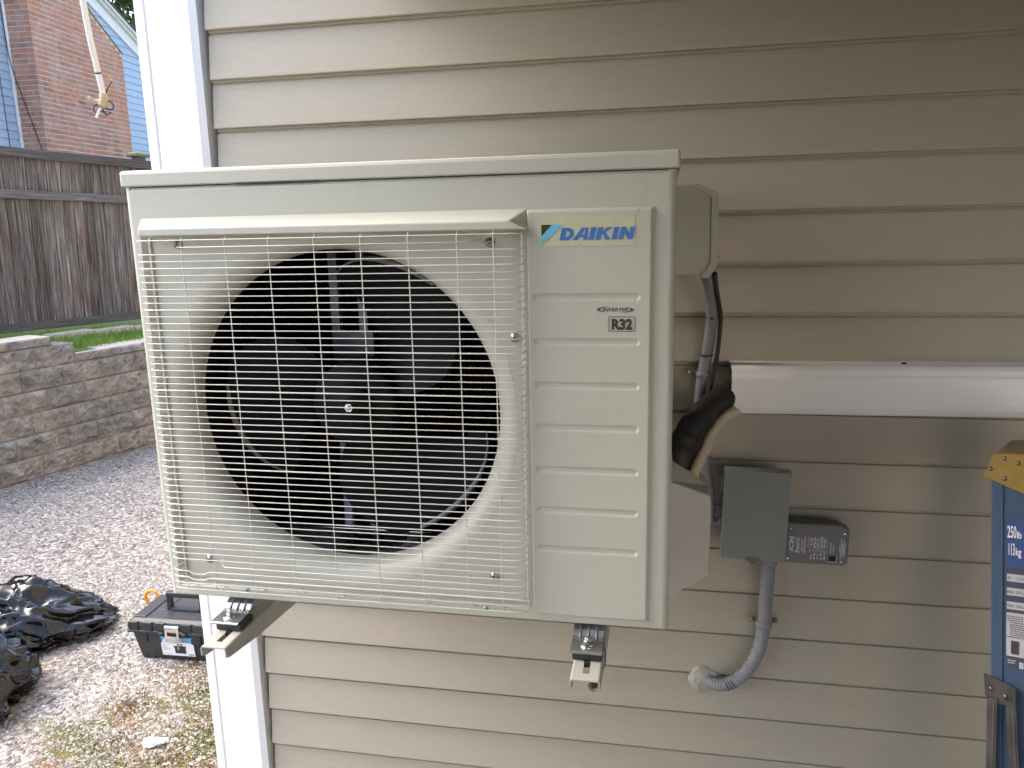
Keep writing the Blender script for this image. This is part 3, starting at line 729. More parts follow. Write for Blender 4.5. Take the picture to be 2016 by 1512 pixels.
for xc in (-.7195, -.1055):
    B('upright', 'bracket_paint', br, lambda m: (m.bb(xc - .022, xc + .022, -.0038, -.0012, .78, 1.28), m.bb(xc - .022, xc - .0195, -.03, -.0039, .87, 1.28), m.bb(xc + .0195, xc + .022, -.03, -.0039, .87, 1.28)))
B('cross_rail', 'bracket_paint', br, lambda m: m.bb(-.82, -.01, -.010, -.0042, 1.20, 1.24))
for xc in (-.7215, -.1070):
    B('rubber_pad', 'black_rubber', br, lambda m: (m.box((xc, -.505, AZ + .0067), (.047, .042, .0126), .003), m.bb(xc - .0045, xc + .0045, -.530, -.515, AZ - .008, AZ + .0005)))
# tie and tube tucked under the right arm
ct = B('cable_tie', 'black_rubber', None, lambda m: m.tube(spline([(-.0835, -.50, .846), (-.0795, -.51, .838), (-.0790, -.515, .825), (-.0815, -.52, .815), (-.0835, -.52, .812)], 5), .0009, 6))
tag(ct, 'thin black cable tie looped round the right bracket arm', 'cable tie')
dt = B('drain_tube', 'drain_beige', None, lambda m: m.tube([(-.0930, y, .8150) for y in np.linspace(-.571, -.10, 240)], lambda t: .0088 + .0011 * math.sin(t * 240 * 1.25), 14, cap=False))
tag(dt, 'open end of a small beige corrugated tube inside the right bracket arm', 'tube')

# ================================================================== SERVICES ON THE WALL
lh = thing('line_cover', 'long white plastic line cover running level along the wall to the right', 'line cover', (.138, 0, 1.1235), Matrix.Rotation(math.radians(-.45), 4, 'Y'))
def lcov(m):
    o_ = [(0, .0), (-.052, .0), (-.0615, .004), (-.0685, .016), (-.0700, .026), (-.0700, .074), (-.0688, .0785), (-.0655, .0815), (-.062, .0915), (-.054, .0975), (0, .0990)]
    i_ = [(0, .0025), (-.050, .0025), (-.059, .006), (-.066, .017), (-.0675, .027), (-.0675, .073), (-.066, .077), (-.063, .080), (-.0595, .0895), (-.052, .095), (0, .0965)]
    prof = o_ + i_[::-1]; nseg = 2
    m.prism([(y, z - .005) for y, z in prof], 'x', 0, 3.1, True, True, False)
co = B('cover', 'white_cover', lh, lcov, local=True)
for x in (.325, .93): B('screw', 'print_dark', lh, lambda m: m.lathe([(0, .0035), (.004, .003), (.0055, 0)], (x, -.03, .094), 'z', 12), local=True)

ls = B('insulated_pipes', 'foam_tape', None, lambda m: (m.tube(spline([(.26, -.034, 1.165), (.19, -.034, 1.165), (.1450, -.038, 1.1600), (.1085, -.075, 1.1460), (.0757, -.115, 1.1260), (.0480, -.148, 1.0930), (.0360, -.170, 1.0553), (.0300, -.180, .985)], 10), lambda t: .0255 + .0010 * math.sin(t * 70), 18), m.tube(spline([(.25, -.034, 1.147), (.19, -.034, 1.146), (.1420, -.040, 1.1400), (.1080, -.080, 1.1270), (.0780, -.125, 1.1000), (.0560, -.158, 1.0600), (.0400, -.178, 1.020), (.034, -.186, .985)], 10), lambda t: .0165 + .0008 * math.sin(t * 60), 14)))
tag(ls, 'black foam wrapped refrigerant pipes bending from the valve cover into the white line cover', 'pipe')
hp = spline([(.150, -.055, 1.126), (.1300, -.085, 1.1245), (.0990, -.125, 1.0975), (.0830, -.158, 1.0685), (.0660, -.185, 1.0380), (.050, -.195, .985)], 40)
dh = B('drain_hose', 'drain_beige', None, lambda m: m.tube(hp, lambda t: .0096 + .0012 * math.sin(t * 62 * 2 * PI), 14))
tag(dh, 'beige corrugated drain hose slanting below the black pipes', 'hose')

uc = thing('whip_conduit', 'grey flexible conduit dropping from the terminal cover behind the black pipes', 'conduit', (.09, -.03, 1.40))
B('sleeve', 'grey_conduit', uc, lambda m: m.tube(spline([(.073, -.19, 1.425), (.0790, -.145, 1.404), (.0905, -.075, 1.365), (.0970, -.045, 1.318), (.0945, -.030, 1.265), (.0870, -.025, 1.215), (.0800, -.024, 1.160), (.079, -.022, 1.08), (.0900, -.024, 1.02), (.104, -.026, .94), (.108, -.028, .88), (.128, -.028, .875)], 14), lambda t: .0112 + .0002 * math.sin(t * 500), 16))
for z, x in ((1.3120, .0968), (1.2340, .0898)):
    B('zip_tie', 'black_rubber', uc, lambda m: (m.lathe([(.0122, -.0016), (.0130, -.0016), (.0130, .0016), (.0122, .0016)], (x, -.040 if z > 1.3 else -.028, z), 'z', 20), m.box((x - .001, -.054 if z > 1.3 else -.042, z - .001), (.006, .004, .005), .0008)))
def strap1(m):
    m.lathe([(.0118, -.006), (.0136, -.006), (.0142, -.002), (.0142, .002), (.0136, .006), (.0118, .006)], (.0838, -.0245, 1.1935), 'z', 20)
    m.bb(.054, .074, -.010, -.0075, 1.1880, 1.1990, .001)
B('conduit_strap', 'grey_conduit', uc, strap1)
B('strap_screw', 'brass', uc, lambda m: m.lathe([(0, -.006), (.003, -.0055), (.0048, -.003), (.005, 0)], (.0585, -.0102, 1.1935), 'y', 14))
bc = B('black_cable', 'wire_black', None, lambda m: m.tube(spline([(.093, -.16, 1.406), (.1010, -.095, 1.372), (.1095, -.060, 1.335), (.1135, -.048, 1.305), (.1100, -.040, 1.240), (.1040, -.036, 1.200), (.0950, -.040, 1.155), (.085, -.06, 1.13)], 10), .0044, 8))
tag(bc, 'slim black cable tied along the right side of the upper grey conduit', 'cable')

# disconnect box
db = thing('disconnect_box', 'blank grey metal disconnect box with a hasp at its lower edge', 'electrical box', (.19, 0, .82), Matrix.Rotation(math.radians(1.1), 4, 'Y'))
B('enclosure', 'box_grey', db, lambda m: m.bb(-.0600, .0590, -.0665, -.002, .008, .1640, .002), local=True)
def dlid(m):
    m.bb(-.0640, .0625, -.0905, -.0670, .002, .1890, .0022)
    m.bb(-.0650, .0635, -.0925, -.0640, .1815, .1905, .0015)
B('lid', 'box_grey', db, dlid, local=True)
def hasp(m):
    m.bb(-.0160, .0130, -.0925, -.0907, .0005, .0085, .0008)
    m.lathe([(.0045, -.0012), (.0065, -.0012), (.0065, .0012), (.0045, .0012)], (-.002, -.0885, .000), 'y', 14)
B('hasp', 'dull_steel', db, hasp, local=True)
for z in (.05, .135): B('side_tab', 'box_grey', db, lambda m: m.bb(-.0680, -.0605, -.060, -.050, z, z + .022, .001), local=True)

# surge protector: a grey box lying on its side, lettering reads upwards
sp = thing('surge_protector', 'dark grey surge protector with white sideways print and four bright screws', 'surge protector', (.257, 0, .806), Matrix.Rotation(math.radians(.5), 4, 'Y'))
def spbox(m):
    L, H = .121, .0865
    def prof(e): return [(e, e), (L - .007, e), (L - e, .007), (L - e, H - .010), (L - .018, H - e), (e, H - e)]
    m.loft([[(x, -.024, z) for x, z in prof(0)], [(x, -.0545, z) for x, z in prof(0)], [(x, -.0565, z) for x, z in prof(.0022)]], True, True, False)
B('body', 'surge_grey', sp, spbox, local=True)
B('mount_plate', 'surge_grey', sp, lambda m: m.bb(.004, .110, -.0238, -.002, .004, .062), local=True)
for x, z in ((.0065, .0745), (.0050, .0110), (.1115, .0700), (.1090, .0095)):
    B('screw', 'bright_steel', sp, lambda m: m.lathe([(0, -.0034), (.0020, -.0030), (.0032, -.0015), (.0034, 0)], (x, -.0567, z), 'y', 16), local=True)
B('indicator_window', 'dark_inside', sp, lambda m: m.bb(.0845, .0985, -.0580, -.0567, .0085, .0205, .0004), local=True)
B('window_bezel', 'print_white', sp, lambda m: (m.bb(.0835, .0995, -.0575, -.0567, .0072, .0083), m.bb(.0988, .0996, -.0575, -.0567, .0086, .0212)), local=True)
def up_text(body, size, x, z0, width, bold=0., shear=0., mat='print_white'):
    Ml = wmat(sp) @ Matrix(((0, -1, 0, x), (0, 0, -1, -.0569), (1, 0, 0, z0), (0, 0, 0, 1)))
    return text(body, size, mat, Ml, sp, 'lettering', bold=bold, shear=shear, width=width)
up_text('ICM', .0125, .0150, .0265, .0320, .0005, .1)
up_text('CONTROLS', .0036, .0178, .0440, .0160)
up_text('ICM517A', .0085, .0266, .0235, .0330, .0002)
up_text('SINGLE PHASE', .0046, .0330, .0270, .0255, .0001)
up_text('SURGE PROTECTION', .0046, .0383, .0220, .0365, .0001)
up_text('SINGLE PHASE', .0040, .0445, .0360, .0235)
up_text('PROTECTION', .0042, .0885, .0260, .0230, .0001)
up_text('WHEN LIT', .0042, .0940, .0280, .0170, .0001)
def fine(m):
    y0, y1 = -.0571, -.0567
    for x in (.0462, .0530, .0590, .0665, .0725, .0800): m.bb(x, x + .0005, y0, y1, .0240, .0600)
    m.bb(.0440, .0800, y0 - .0002, y1, .0298, .0303)
    for x in (.0485, .0550, .0615, .0682, .0745):
        z = .0110
        while z < .0560:
            L = random.uniform(.003, .008); 
            if not (.027 < z + L and z < .032): m.bb(x, x + .0022, y0, y1, z, z + L)
            z += L + random.uniform(.0012, .004)
    for x, a, b in ((.1035, .030, .044), (.1060, .014, .060), (.1090, .024, .048), (.1110, .018, .056), (.1135, .024, .050)): m.bb(x, x + .0011, y0, y1, a, b)
fp = B('fine_print', 'print_white', sp, fine, local=True); fp['kind'] = 'stuff'
def swo(m):
    O_, I_ = [], []
    for i in range(13):
        t = i / 12; z = .0245 + .034 * t; x = .0165 + .0042 * math.sin(PI * (.15 + .8 * t)); k = .0030 * (1 - t) + .0005
        O_.append((x, -.0569, z)); I_.append((x + k, -.0569, z))
    m.loft([O_, I_], False, False, False)
B('print_swoosh', 'print_white', sp, swo, local=True, fixn=False)

lc = thing('feed_conduit', 'grey flexible conduit curving from the disconnect box into the wall', 'conduit', (.22, -.03, .60))
cpath = spline([(.2275, -.045, .822), (.2270, -.040, .765), (.2255, -.034, .700), (.2255, -.031, .650), (.2200, -.031, .605), (.2060, -.032, .560), (.1830, -.032, .524), (.1560, -.030, .502), (.1300, -.020, .492), (.1060, .004, .490)], 30)
def crad(t):
    if t < .42: return .01420 + .0002 * math.sin(t * 600)
    return .0140 + .0009 * math.sin(t * 46 * 2 * PI)
B('sleeve', 'grey_conduit', lc, lambda m: m.tube(cpath, crad, 18))
B('connector', 'grey_conduit', lc, lambda m: m.lathe([(.0145, -.016), (.0165, -.016), (.0178, -.012), (.0178, .004), (.0195, .005), (.0195, .012), (.014, .012)], (.2275, -.045, .812), 'z', 20))
def strap2(m):
    m.lathe([(.0146, -.007), (.0164, -.007), (.0172, -.003), (.0164, .0), (.0172, .003), (.0164, .007), (.0146, .007)], (.2255, -.031, .652), 'z', 22)
    for s in (-1, 1): m.box((.2255 + s * .0225, -.0125, .652), (.016, .0022, .013), .001)
B('conduit_strap', 'grey_conduit', lc, strap2)
for s in (-1, 1): B('strap_screw', 'brass', lc, lambda m: m.lathe([(0, -.0065), (.0034, -.006), (.0052, -.003), (.0056, 0)], (.2255 + s * .0235, -.0138, .652), 'y', 14))
def scuffs(m):
    for t in (.74, .765, .79):
        i = int(t * (len(cpath) - 1)); p = cpath[i]; d = (cpath[i + 1] - p).normalized(); s_ = d.cross(Vector((0, 1, 0))).normalized()
        m.tube([p + s_ * .0152 * math.cos(a) + Vector((0, -1, 0)) * .0152 * math.sin(a) for a in np.linspace(.4, 2.4, 9)], .0008, 5)
B('ink_marks', 'print_dark', lc, scuffs)
def putty(m):
    bm = bmesh.new(); bmesh.ops.create_icosphere(bm, subdivisions=4, radius=1)
    for v in bm.verts:
        c = v.co; a = math.atan2(c.z, c.x); rr = 1 + .16 * mnoise.noise(Vector((math.cos(a) * 1.3, math.sin(a) * 1.3, 2)))
        n_ = .10 * mnoise.noise(c * 3.2) + .05 * mnoise.noise(c * 8)
        v.co = Vector((.1020 + c.x * .0320 * rr + (.012 if c.x > 0 and c.z > .1 else 0) * c.x, .004 + c.y * .016 * (1 + n_ * 2.5), .4870 + c.z * .0330 * rr))
        if c.z > .55: v.co.z = .4870 + .0330 * .55 * rr + (c.z - .55) * .016
    bm.verts.index_update(); m.add([v.co for v in bm.verts], [[v.index for v in f.verts] for f in bm.faces], True); bm.free()
pt = B('putty_patch', 'putty', None, putty)
tag(pt, 'lumpy grey sealing putty where the lower conduit enters the wall', 'putty')

# ================================================================== LADDER
LO = Vector((.4695, -.457, 1.1045))     # left edge of the near rail, just under the cap
LS = .82
up = (LO - Vector((.4740, -.538, .718))).normalized(); wv = Vector((.90, -.43, 0)); wv = (wv - up * wv.dot(up)).normalized(); nv = wv.cross(up).normalized()
if nv.y > 0: nv = -nv
RM = Matrix(((wv.x, -nv.x, up.x, 0), (wv.y, -nv.y, up.y, 0), (wv.z, -nv.z, up.z, 0), (0, 0, 0, 1))) @ Matrix.Diagonal((LS * .80, LS, LS, 1))
ld = thing('step_ladder', 'folded blue fiberglass step ladder with a yellow top cap leaning on the wall', 'ladder', LO, RM)
# local axes: x across the rail, -y towards the camera, z along the rail
LB = -(LO.z - GZ) / up.z / LS
def rail(y, flip=1):
    def f(m):
        t = .0045
        m.bb(.0225, .098, y + .0030, y + .0030 + t, LB, .055)
        m.bb(.0, .0223, y - .0002, y + flip * .026, LB, .055, .0022); m.bb(.0982, .1165, y - .0002, y + flip * .026, LB, .055, .0022)
    return f
B('front_rail', 'ladder_blue', ld, rail(0), local=True)
B('front_rail', 'ladder_blue', ld, rail(.44, -1), local=True)
for y in (.035, .400): B('rear_rail', 'ladder_blue', ld, lambda m: (m.bb(.124, .170, y, y + .004, LB, .03), m.bb(.124, .129, y + .0041, y + .022, LB, .03)), local=True)
for k in range(3):
    z = -.305 - .30 * k
    B('step', 'dull_steel', ld, lambda m: (m.bb(.028, .098, .010, .428, z - .003, z), m.bb(.028, .031, .010, .428, z - .03, z - .0031)), local=True)
def lcap(m):
    prof = [(x + .0225, z) for x, z in [(-.0370, .033), (.045, .004), (.110, -.020), (.165, -.018), (.150, .074), (.004, .074), (-.0185, .0725)]]
    m.loft([[(x, -.0060, z) for x, z in prof], [(x, .452, z) for x, z in prof]], True, True, False)
cp = B('top_cap', 'ladder_yellow', ld, lcap, local=True)
cm = cp.modifiers.new('bevel', 'BEVEL'); cm.width = .004; cm.segments = 2
for x, z in ((-.024, .047), (.0025, .066), (.0275, .059), (.0030, .031)):
    B('rivet', 'dull_steel', ld, lambda m: m.lathe([(0, -.0022), (.0028, -.0020), (.0042, 0)], (x + .0225, -.0062, z), 'y', 14), local=True)
B('tool_tray', 'dull_steel', ld, lambda m: m.lathe([(0, .010), (.032, .010), (.038, .004), (.032, 0)], (.095, .045, .0745), 'z', 28), local=True)
def Lm(x, y, z): return wmat(ld) @ face_y(x + .0225, y, z)
yl = .0022
def lab(m, x0, x1, z0, z1, y=yl): m.bb(x0 + .0225, x1 + .0225, y, y + .0005, z0, z1)
B('rating_label', 'label_blue', ld, lambda m: lab(m, .0060, .0400, -.1240, -.0440), local=True)
text('250', .0290, 'print_white', Lm(.0075, yl - .0002, -.0715), ld, bold=.0004, width=.0165)
text('lb', .0165, 'print_white', Lm(.0252, yl - .0002, -.0715), ld, bold=.0003, width=.0085)
text('113', .0290, 'print_white', Lm(.0100, yl - .0002, -.1015), ld, bold=.0004, width=.0110)
text('kg', .0190, 'print_white', Lm(.0230, yl - .0002, -.1015), ld, bold=.0003, width=.0100)
B('size_label', 'label_dark', ld, lambda m: lab(m, .0060, .0400, -.2012, -.1245), local=True)
for z, a, b in ((-.1410, '4ft', '1.22 m'), (-.1650, '8ft 5in', '2.59 m'), (-.1890, '11ft 10in', '3.58 m')):
    B('label_row', 'label_grey', ld, lambda m: lab(m, .0070, .0390, z - .0065, z + .0065, yl - .0006), local=True)
    text(a, .0078, 'print_dark', Lm(.0080, yl - .0009, z - .0028), ld, width=.0060 if len(a) < 4 else .0115)
    text(b, .0078, 'print_dark', Lm(.0240, yl - .0009, z - .0028), ld, width=.0135)
B('notice_label', 'label_grey', ld, lambda m: lab(m, .0065, .0395, -.2770, -.2016), local=True)
def notice(m):
    for k in range(11):
        z = -.2070 - k * .0036
        x = .0080 if k < 3 or k > 9 else .0130
        while x < .0365:
            w_ = random.uniform(.002, .006); m.bb(x + .0225, min(.0380, x + w_) + .0225, yl - .0006, yl - .0001, z - .0013, z); x += w_ + .0012
    x = .0150
    while x < .0300:
        w_ = random.choice((.0004, .0007, .001)); m.bb(x + .0225, x + w_ + .0225, yl - .0006, yl - .0001, -.2730, -.2495); x += w_ + random.choice((.0005, .0008))
nl = B('fine_print', 'print_dark', ld, notice, local=True); nl['kind'] = 'stuff'
B('maker_label', 'label_dark', ld, lambda m: lab(m, .0075, .0410, -.2990, -.2774), local=True)
B('maker_mark', 'label_grey', ld, lambda m: (lab(m, .030, .038, -.2960, -.2850, yl - .0006), lab(m, .009, .024, -.2850, -.2835, yl - .0006), lab(m, .009, .022, -.2890, -.2875, yl - .0006)), local=True)
def spr(m):
    pr = [(x + .0225, z) for x, z in [(-.0345, -.3130), (.019, -.3260), (.019, -.3630), (-.024, -.3600), (-.0320, -.3500)]]
    m.prism(pr, 'y', -.0055, -.0030)
    m.bb(.0420, .0470, -.012, -.003, -.3640, -.3270)
    for x, z in ((-.021, -.337), (.006, -.346)): m.lathe([(0, -.003), (.003, -.0025), (.0045, 0)], (x + .0225, -.0056, z), 'y', 12)
B('spreader_plate', 'dull_steel', ld, spr, local=True)
def sbar(x0, x1, L):
    def f(m):
        m.loft([[(x0, -.010, -.352), (x0 + .019, -.010, -.352), (x0 + .019, -.006, -.352), (x0, -.006, -.352)], [(x1, -.010, L), (x1 + .017, -.010, L), (x1 + .017, -.004, L), (x1, -.004, L)]], True, True, False)
        m.tube([(x0 + .0125, -.0105, -.355), (x1 + .0115, -.0105, L + .004)], .0017, 6)
    return f
B('spreader_bar', 'dull_steel', ld, sbar(-.0055, -.0075, -.494), local=True)
B('spreader_bar', 'dull_steel', ld, sbar(.0285, .0425, -.60), local=True)

# ================================================================== TOOLBOX
tx = thing('tool_box', 'black plastic tool box with a steel latch and a white paper label', 'tool box', (-1.935, 1.06, GZ), Matrix.Rotation(math.radians(2), 4, 'Z'))
def tchm(w, d, z, c=.013): return [(-w + c, -d, z), (w - c, -d, z), (w, -d + c, z), (w, d - c, z), (w - c, d, z), (-w + c, d, z), (-w, d - c, z), (-w, -d + c, z)]
def tb_body(m):
    m.loft([tchm(.178, .092, 0), tchm(.181, .095, .010), tchm(.201, .108, .124), tchm(.201, .108, .126)], True, True, False)
    for x in (-.150, -.088, .088, .150): m.box((x, -.1055, .103), (.044, .010, .042), .003)
    for x in np.linspace(-.155, .155, 9): m.box((x, -.0935, .016), (.012, .008, .028), .002)
B('body', 'toolbox_black', tx, tb_body, local=True)
def tb_lid(m):
    m.loft([tchm(.211, .119, .1275), tchm(.215, .123, .130), tchm(.215, .123, .138), tchm(.209, .117, .141), tchm(.209, .117, .160), tchm(.204, .112, .174), tchm(.190, .098, .184)], True, True, False)
    for x in (-.160, .160): m.box((x, .0, .1830), (.052, .19, .012), .004)
    for x in (-.105, .105): m.box((x, .035, .1815), (.046, .13, .010), .004)
    for x in (-.178, -.115, -.058, .058, .115, .178): m.box((x, -.1160, .158), (.044, .012, .036), .004)
    for x in (-.050, .050): m.box((x, -.1275, .1345), (.022, .014, .011), .003)
B('lid', 'toolbox_black', tx, tb_lid, local=True)
def tb_handle(m):
    for x in (-.073, .073): m.box((x, -.012, .215), (.019, .024, .075), .004)
    m.box((0, -.012, .252), (.165, .028, .022), .006); m.box((0, -.012, .186), (.130, .036, .016), .005)
B('handle', 'toolbox_black', tx, tb_handle, local=True)
def latch(m):
    pr = [(-.1285, .172), (-.1325, .166), (-.1335, .114), (-.1255, .096), (-.123, .097), (-.1305, .115), (-.1295, .165), (-.126, .170)]
    for a, b in ((-.0305, -.0205), (.0205, .0305)): m.prism(pr, 'x', a, b)
    pr2 = [(-.1285, .172), (-.1325, .166), (-.1329, .146), (-.1302, .146), (-.1295, .165), (-.126, .170)]; m.prism(pr2, 'x', -.0203, .0203)
    pr3 = [(-.1332, .128), (-.1335, .114), (-.1255, .094), (-.123, .095), (-.1305, .115), (-.1302, .128)]; m.prism(pr3, 'x', -.0203, .0203)
B('latch', 'bright_steel', tx, latch, local=True)
B('latch_slot', 'label_grey', tx, lambda m: m.bb(-.012, .012, -.1336, -.1326, .1545, .1585), local=True)
# label on the slightly leaning front face
def fy(z): return -.095 - .013 * (z - .010) / .114 - .0006
def flab(m, x0, x1, z0, z1, dy=0.):
    m.add([(x0, fy(z0) - dy, z0), (x1, fy(z0) - dy, z0), (x1, fy(z1) - dy, z1), (x0, fy(z1) - dy, z1), (x0, fy(z0) + .0005 - dy, z0), (x1, fy(z0) + .0005 - dy, z0), (x1, fy(z1) + .0005 - dy, z1), (x0, fy(z1) + .0005 - dy, z1)], [(0, 1, 2, 3), (7, 6, 5, 4), (0, 4, 5, 1), (1, 5, 6, 2), (2, 6, 7, 3), (3, 7, 4, 0)], False)
B('paper_label', 'toolbox_label', tx, lambda m: flab(m, -.071, .074, .024, .0865, .0035), local=True)
B('label_band', 'toolbox_teal', tx, lambda m: flab(m, -.071, .074, .0868, .112, .0035), local=True)
def tface(x, z, dy=.0045): return wmat(tx) @ Matrix.Translation((x, fy(z) - dy, z)) @ Matrix.Rotation(PI / 2 + .113, 4, 'X')
text('Anvil', .026, 'toolbox_label', tface(-.064, .0880), tx, bold=.0012, width=.088)
def pict(m):
    flab(m, -.012, .036, .036, .062, .0046); flab(m, -.015, .039, .0625, .0710, .0046)
    flab(m, .001, .006, .0712, .0765, .0046); flab(m, .018, .023, .0712, .0765, .0046); flab(m, .001, .023, .0767, .0800, .0046)
B('label_picture', 'toolbox_black', tx, pict, local=True)
B('label_picture_latch', 'label_grey', tx, lambda m: flab(m, .001, .008, .052, .068, .0056), local=True)
fpn = B('fine_print', 'label_grey', tx, lambda m: [flab(m, -.065, -.065 + w_, z, z + .0018, .0046) for z, w_ in ((.076, .034), (.067, .018), (.061, .026), (.055, .034), (.049, .020), (.031, .038))] + [flab(m, .046, .068, .028, .035, .0046)], local=True); fpn['kind'] = 'stuff'
oh = B('orange_hook', 'orange_plastic', None, lambda m: m.tube(spline([(-2.350, 1.36, GZ + .007), (-2.362, 1.355, -.195), (-2.360, 1.35, -.160), (-2.338, 1.35, -.139), (-2.312, 1.35, -.144), (-2.296, 1.35, -.165), (-2.290, 1.345, -.200), (-2.275, 1.34, GZ + .007)], 5), .0075, 10))
tag(oh, 'curved orange plastic hook sticking up behind the tool box', 'hook')

# ================================================================== BLACK BAGS
def bag(name, c, r, seed, label, tail=0., rotz=0.):
    cr, sr = math.cos(rotz), math.sin(rotz); bm = bmesh.new(); bmesh.ops.create_icosphere(bm, subdivisions=6, radius=1)
    def nv3(p, f, o): return Vector((mnoise.noise(p * f + Vector((o, 0, 3))), mnoise.noise(p * f + Vector((7, o, 0))), mnoise.noise(p * f + Vector((0, 5, o)))))
    def rdg(p): return 1 - abs(mnoise.noise(p)) * 2.4
    sv = Vector((seed * 1.7, seed * .9, seed * 2.3))
    for v in bm.verts:
        p = v.co.copy(); q = p + nv3(p, 1.7, seed) * .42; q2 = p + nv3(p, 3.1, seed + 5) * .25
        k = .74 + .17 * rdg(q * 1.55 + sv) + .085 * rdg(q2 * 3.0 + sv) + .026 * rdg(q2 * 7.0 + sv) + .007 * rdg(q2 * 15 + sv) + .15 * mnoise.noise(p * 1.0 + sv)
        p = p * k
        x, y, z = p.x * r[0], p.y * r[1], (p.z if p.z > 0 else p.z * .3) * r[2]
        if tail and p.x > 0:
            t = min(1.2, p.x); x += tail * t * t; z *= 1 - .62 * min(1, t); y *= 1 - .25 * t
        v.co = Vector((c[0] + x * cr - y * sr, c[1] + x * sr + y * cr, max(GZ + .003, GZ + .028 + z)))
    bmesh.ops.recalc_face_normals(bm, faces=bm.faces)
    me = bpy.data.meshes.new(name); bm.to_mesh(me); bm.free()
    for p in me.polygons: p.use_smooth = True
    me.materials.append(MATS['bag_plastic']); o = bpy.data.objects.new(name, me); COL.objects.link(o)
    return tag(o, label, 'trash bag', 'black plastic bags on the gravel')
bag('trash_bag', (-2.74, 1.06, 0), (.34, .29, .215), 5, 'crumpled black plastic bag whose flat tail points to the tool box', .06, .30)
bag('trash_bag', (-2.60, .56, 0), (.33, .28, .225), 11, 'crumpled black plastic bag nearest the camera at the left picture edge', 0., -.5)

# small litter
def wad(m):
    bm = bmesh.new(); bmesh.ops.create_icosphere(bm, subdivisions=3, radius=1)
    for v in bm.verts:
        c = v.co; k = 1 + .55 * mnoise.noise(c * 2.1 + Vector((4, 1, 1))) + .2 * mnoise.noise(c * 6)
        x, y, z = c.x * k * .028, c.y * k * .020, (c.z * k * .014)
        if c.x > .6: x += .02 * (c.x - .6) * 3; z += .02 * (c.x - .6)
        v.co = Vector((-1.705 + x, .460 + y + max(0, c.x - .5) * .04, max(GZ + .002, GZ + .012 + z)))
    bm.verts.index_update(); m.add([v.co for v in bm.verts], [[v.index for v in f.verts] for f in bm.faces], False); bm.free()
tag(B('crumpled_paper', 'paper_white', None, wad), 'small crumpled white scrap lying on the mossy gravel', 'paper scrap')
tag(B('twig', 'twig', None, lambda m: m.tube(spline([(-1.645, .565, GZ + .012), (-1.61, .572, GZ + .014), (-1.57, .590, GZ + .013), (-1.54, .588, GZ + .012)], 4), .0018, 6)), 'thin pale twig on the gravel beside the white corner board', 'twig')

# ================================================================== GRAVEL STONES, MOSS
def pebbles(n, xr, yr, s0, s1, seed):
    r = np.random.default_rng(seed)
    x = r.uniform(*xr, n); y = r.uniform(*yr, n)
    keep = ~((x > -1.15) & (y > -.01)); x, y = x[keep], y[keep]; n = len(x)
    s = s0 + (s1 - s0) * r.random(n) ** 2.2
    base = np.array([(1, 0, 0), (.2, 1, 0), (-1, .15, 0), (-.1, -1, 0), (.15, .1, .75), (-.3, -.2, .6)], float)
    F0 = np.array([(0, 1, 4), (1, 2, 4), (2, 5, 4), (2, 3, 5), (3, 0, 4), (3, 4, 5)])
    nv = len(base); a = r.uniform(0, 2 * PI, n); ca, sa = np.cos(a), np.sin(a)
    V = base[None] * (1 + r.uniform(-.35, .35, (n, nv, 3))) * s[:, None, None]
    V[:, :, 2] *= r.uniform(.45, 1.0, n)[:, None]
    X = V[:, :, 0] * ca[:, None] - V[:, :, 1] * sa[:, None]; Y = V[:, :, 0] * sa[:, None] + V[:, :, 1] * ca[:, None]
    P = np.stack([X + x[:, None], Y + y[:, None], V[:, :, 2] + GZ + .0006], -1).reshape(-1, 3)
    F = (F0[None] + (np.arange(n) * nv)[:, None, None]).reshape(-1, 3)
    return P, F, np.repeat(np.clip(r.normal(.60, .19, n), 0, 1), nv)
Ps, Fs, Ts, off = [], [], [], 0
for args in ((40000, (-3.3, -1.1), (-.3, 1.7), .0030, .0085, 1), (42000, (-4.5, -1.12), (1.4, 4.6), .004, .0105, 2), (12000, (-4.6, -3.0), (-.4, 1.6), .004, .010, 3)):
    P_, F_, T_ = pebbles(*args); Ps.append(P_); Fs.append(F_ + off); Ts.append(T_); off += len(P_)
np_mesh('gravel', np.concatenate(Ps), np.concatenate(Fs), 'pebble', np.concatenate(Ts), 'stuff')
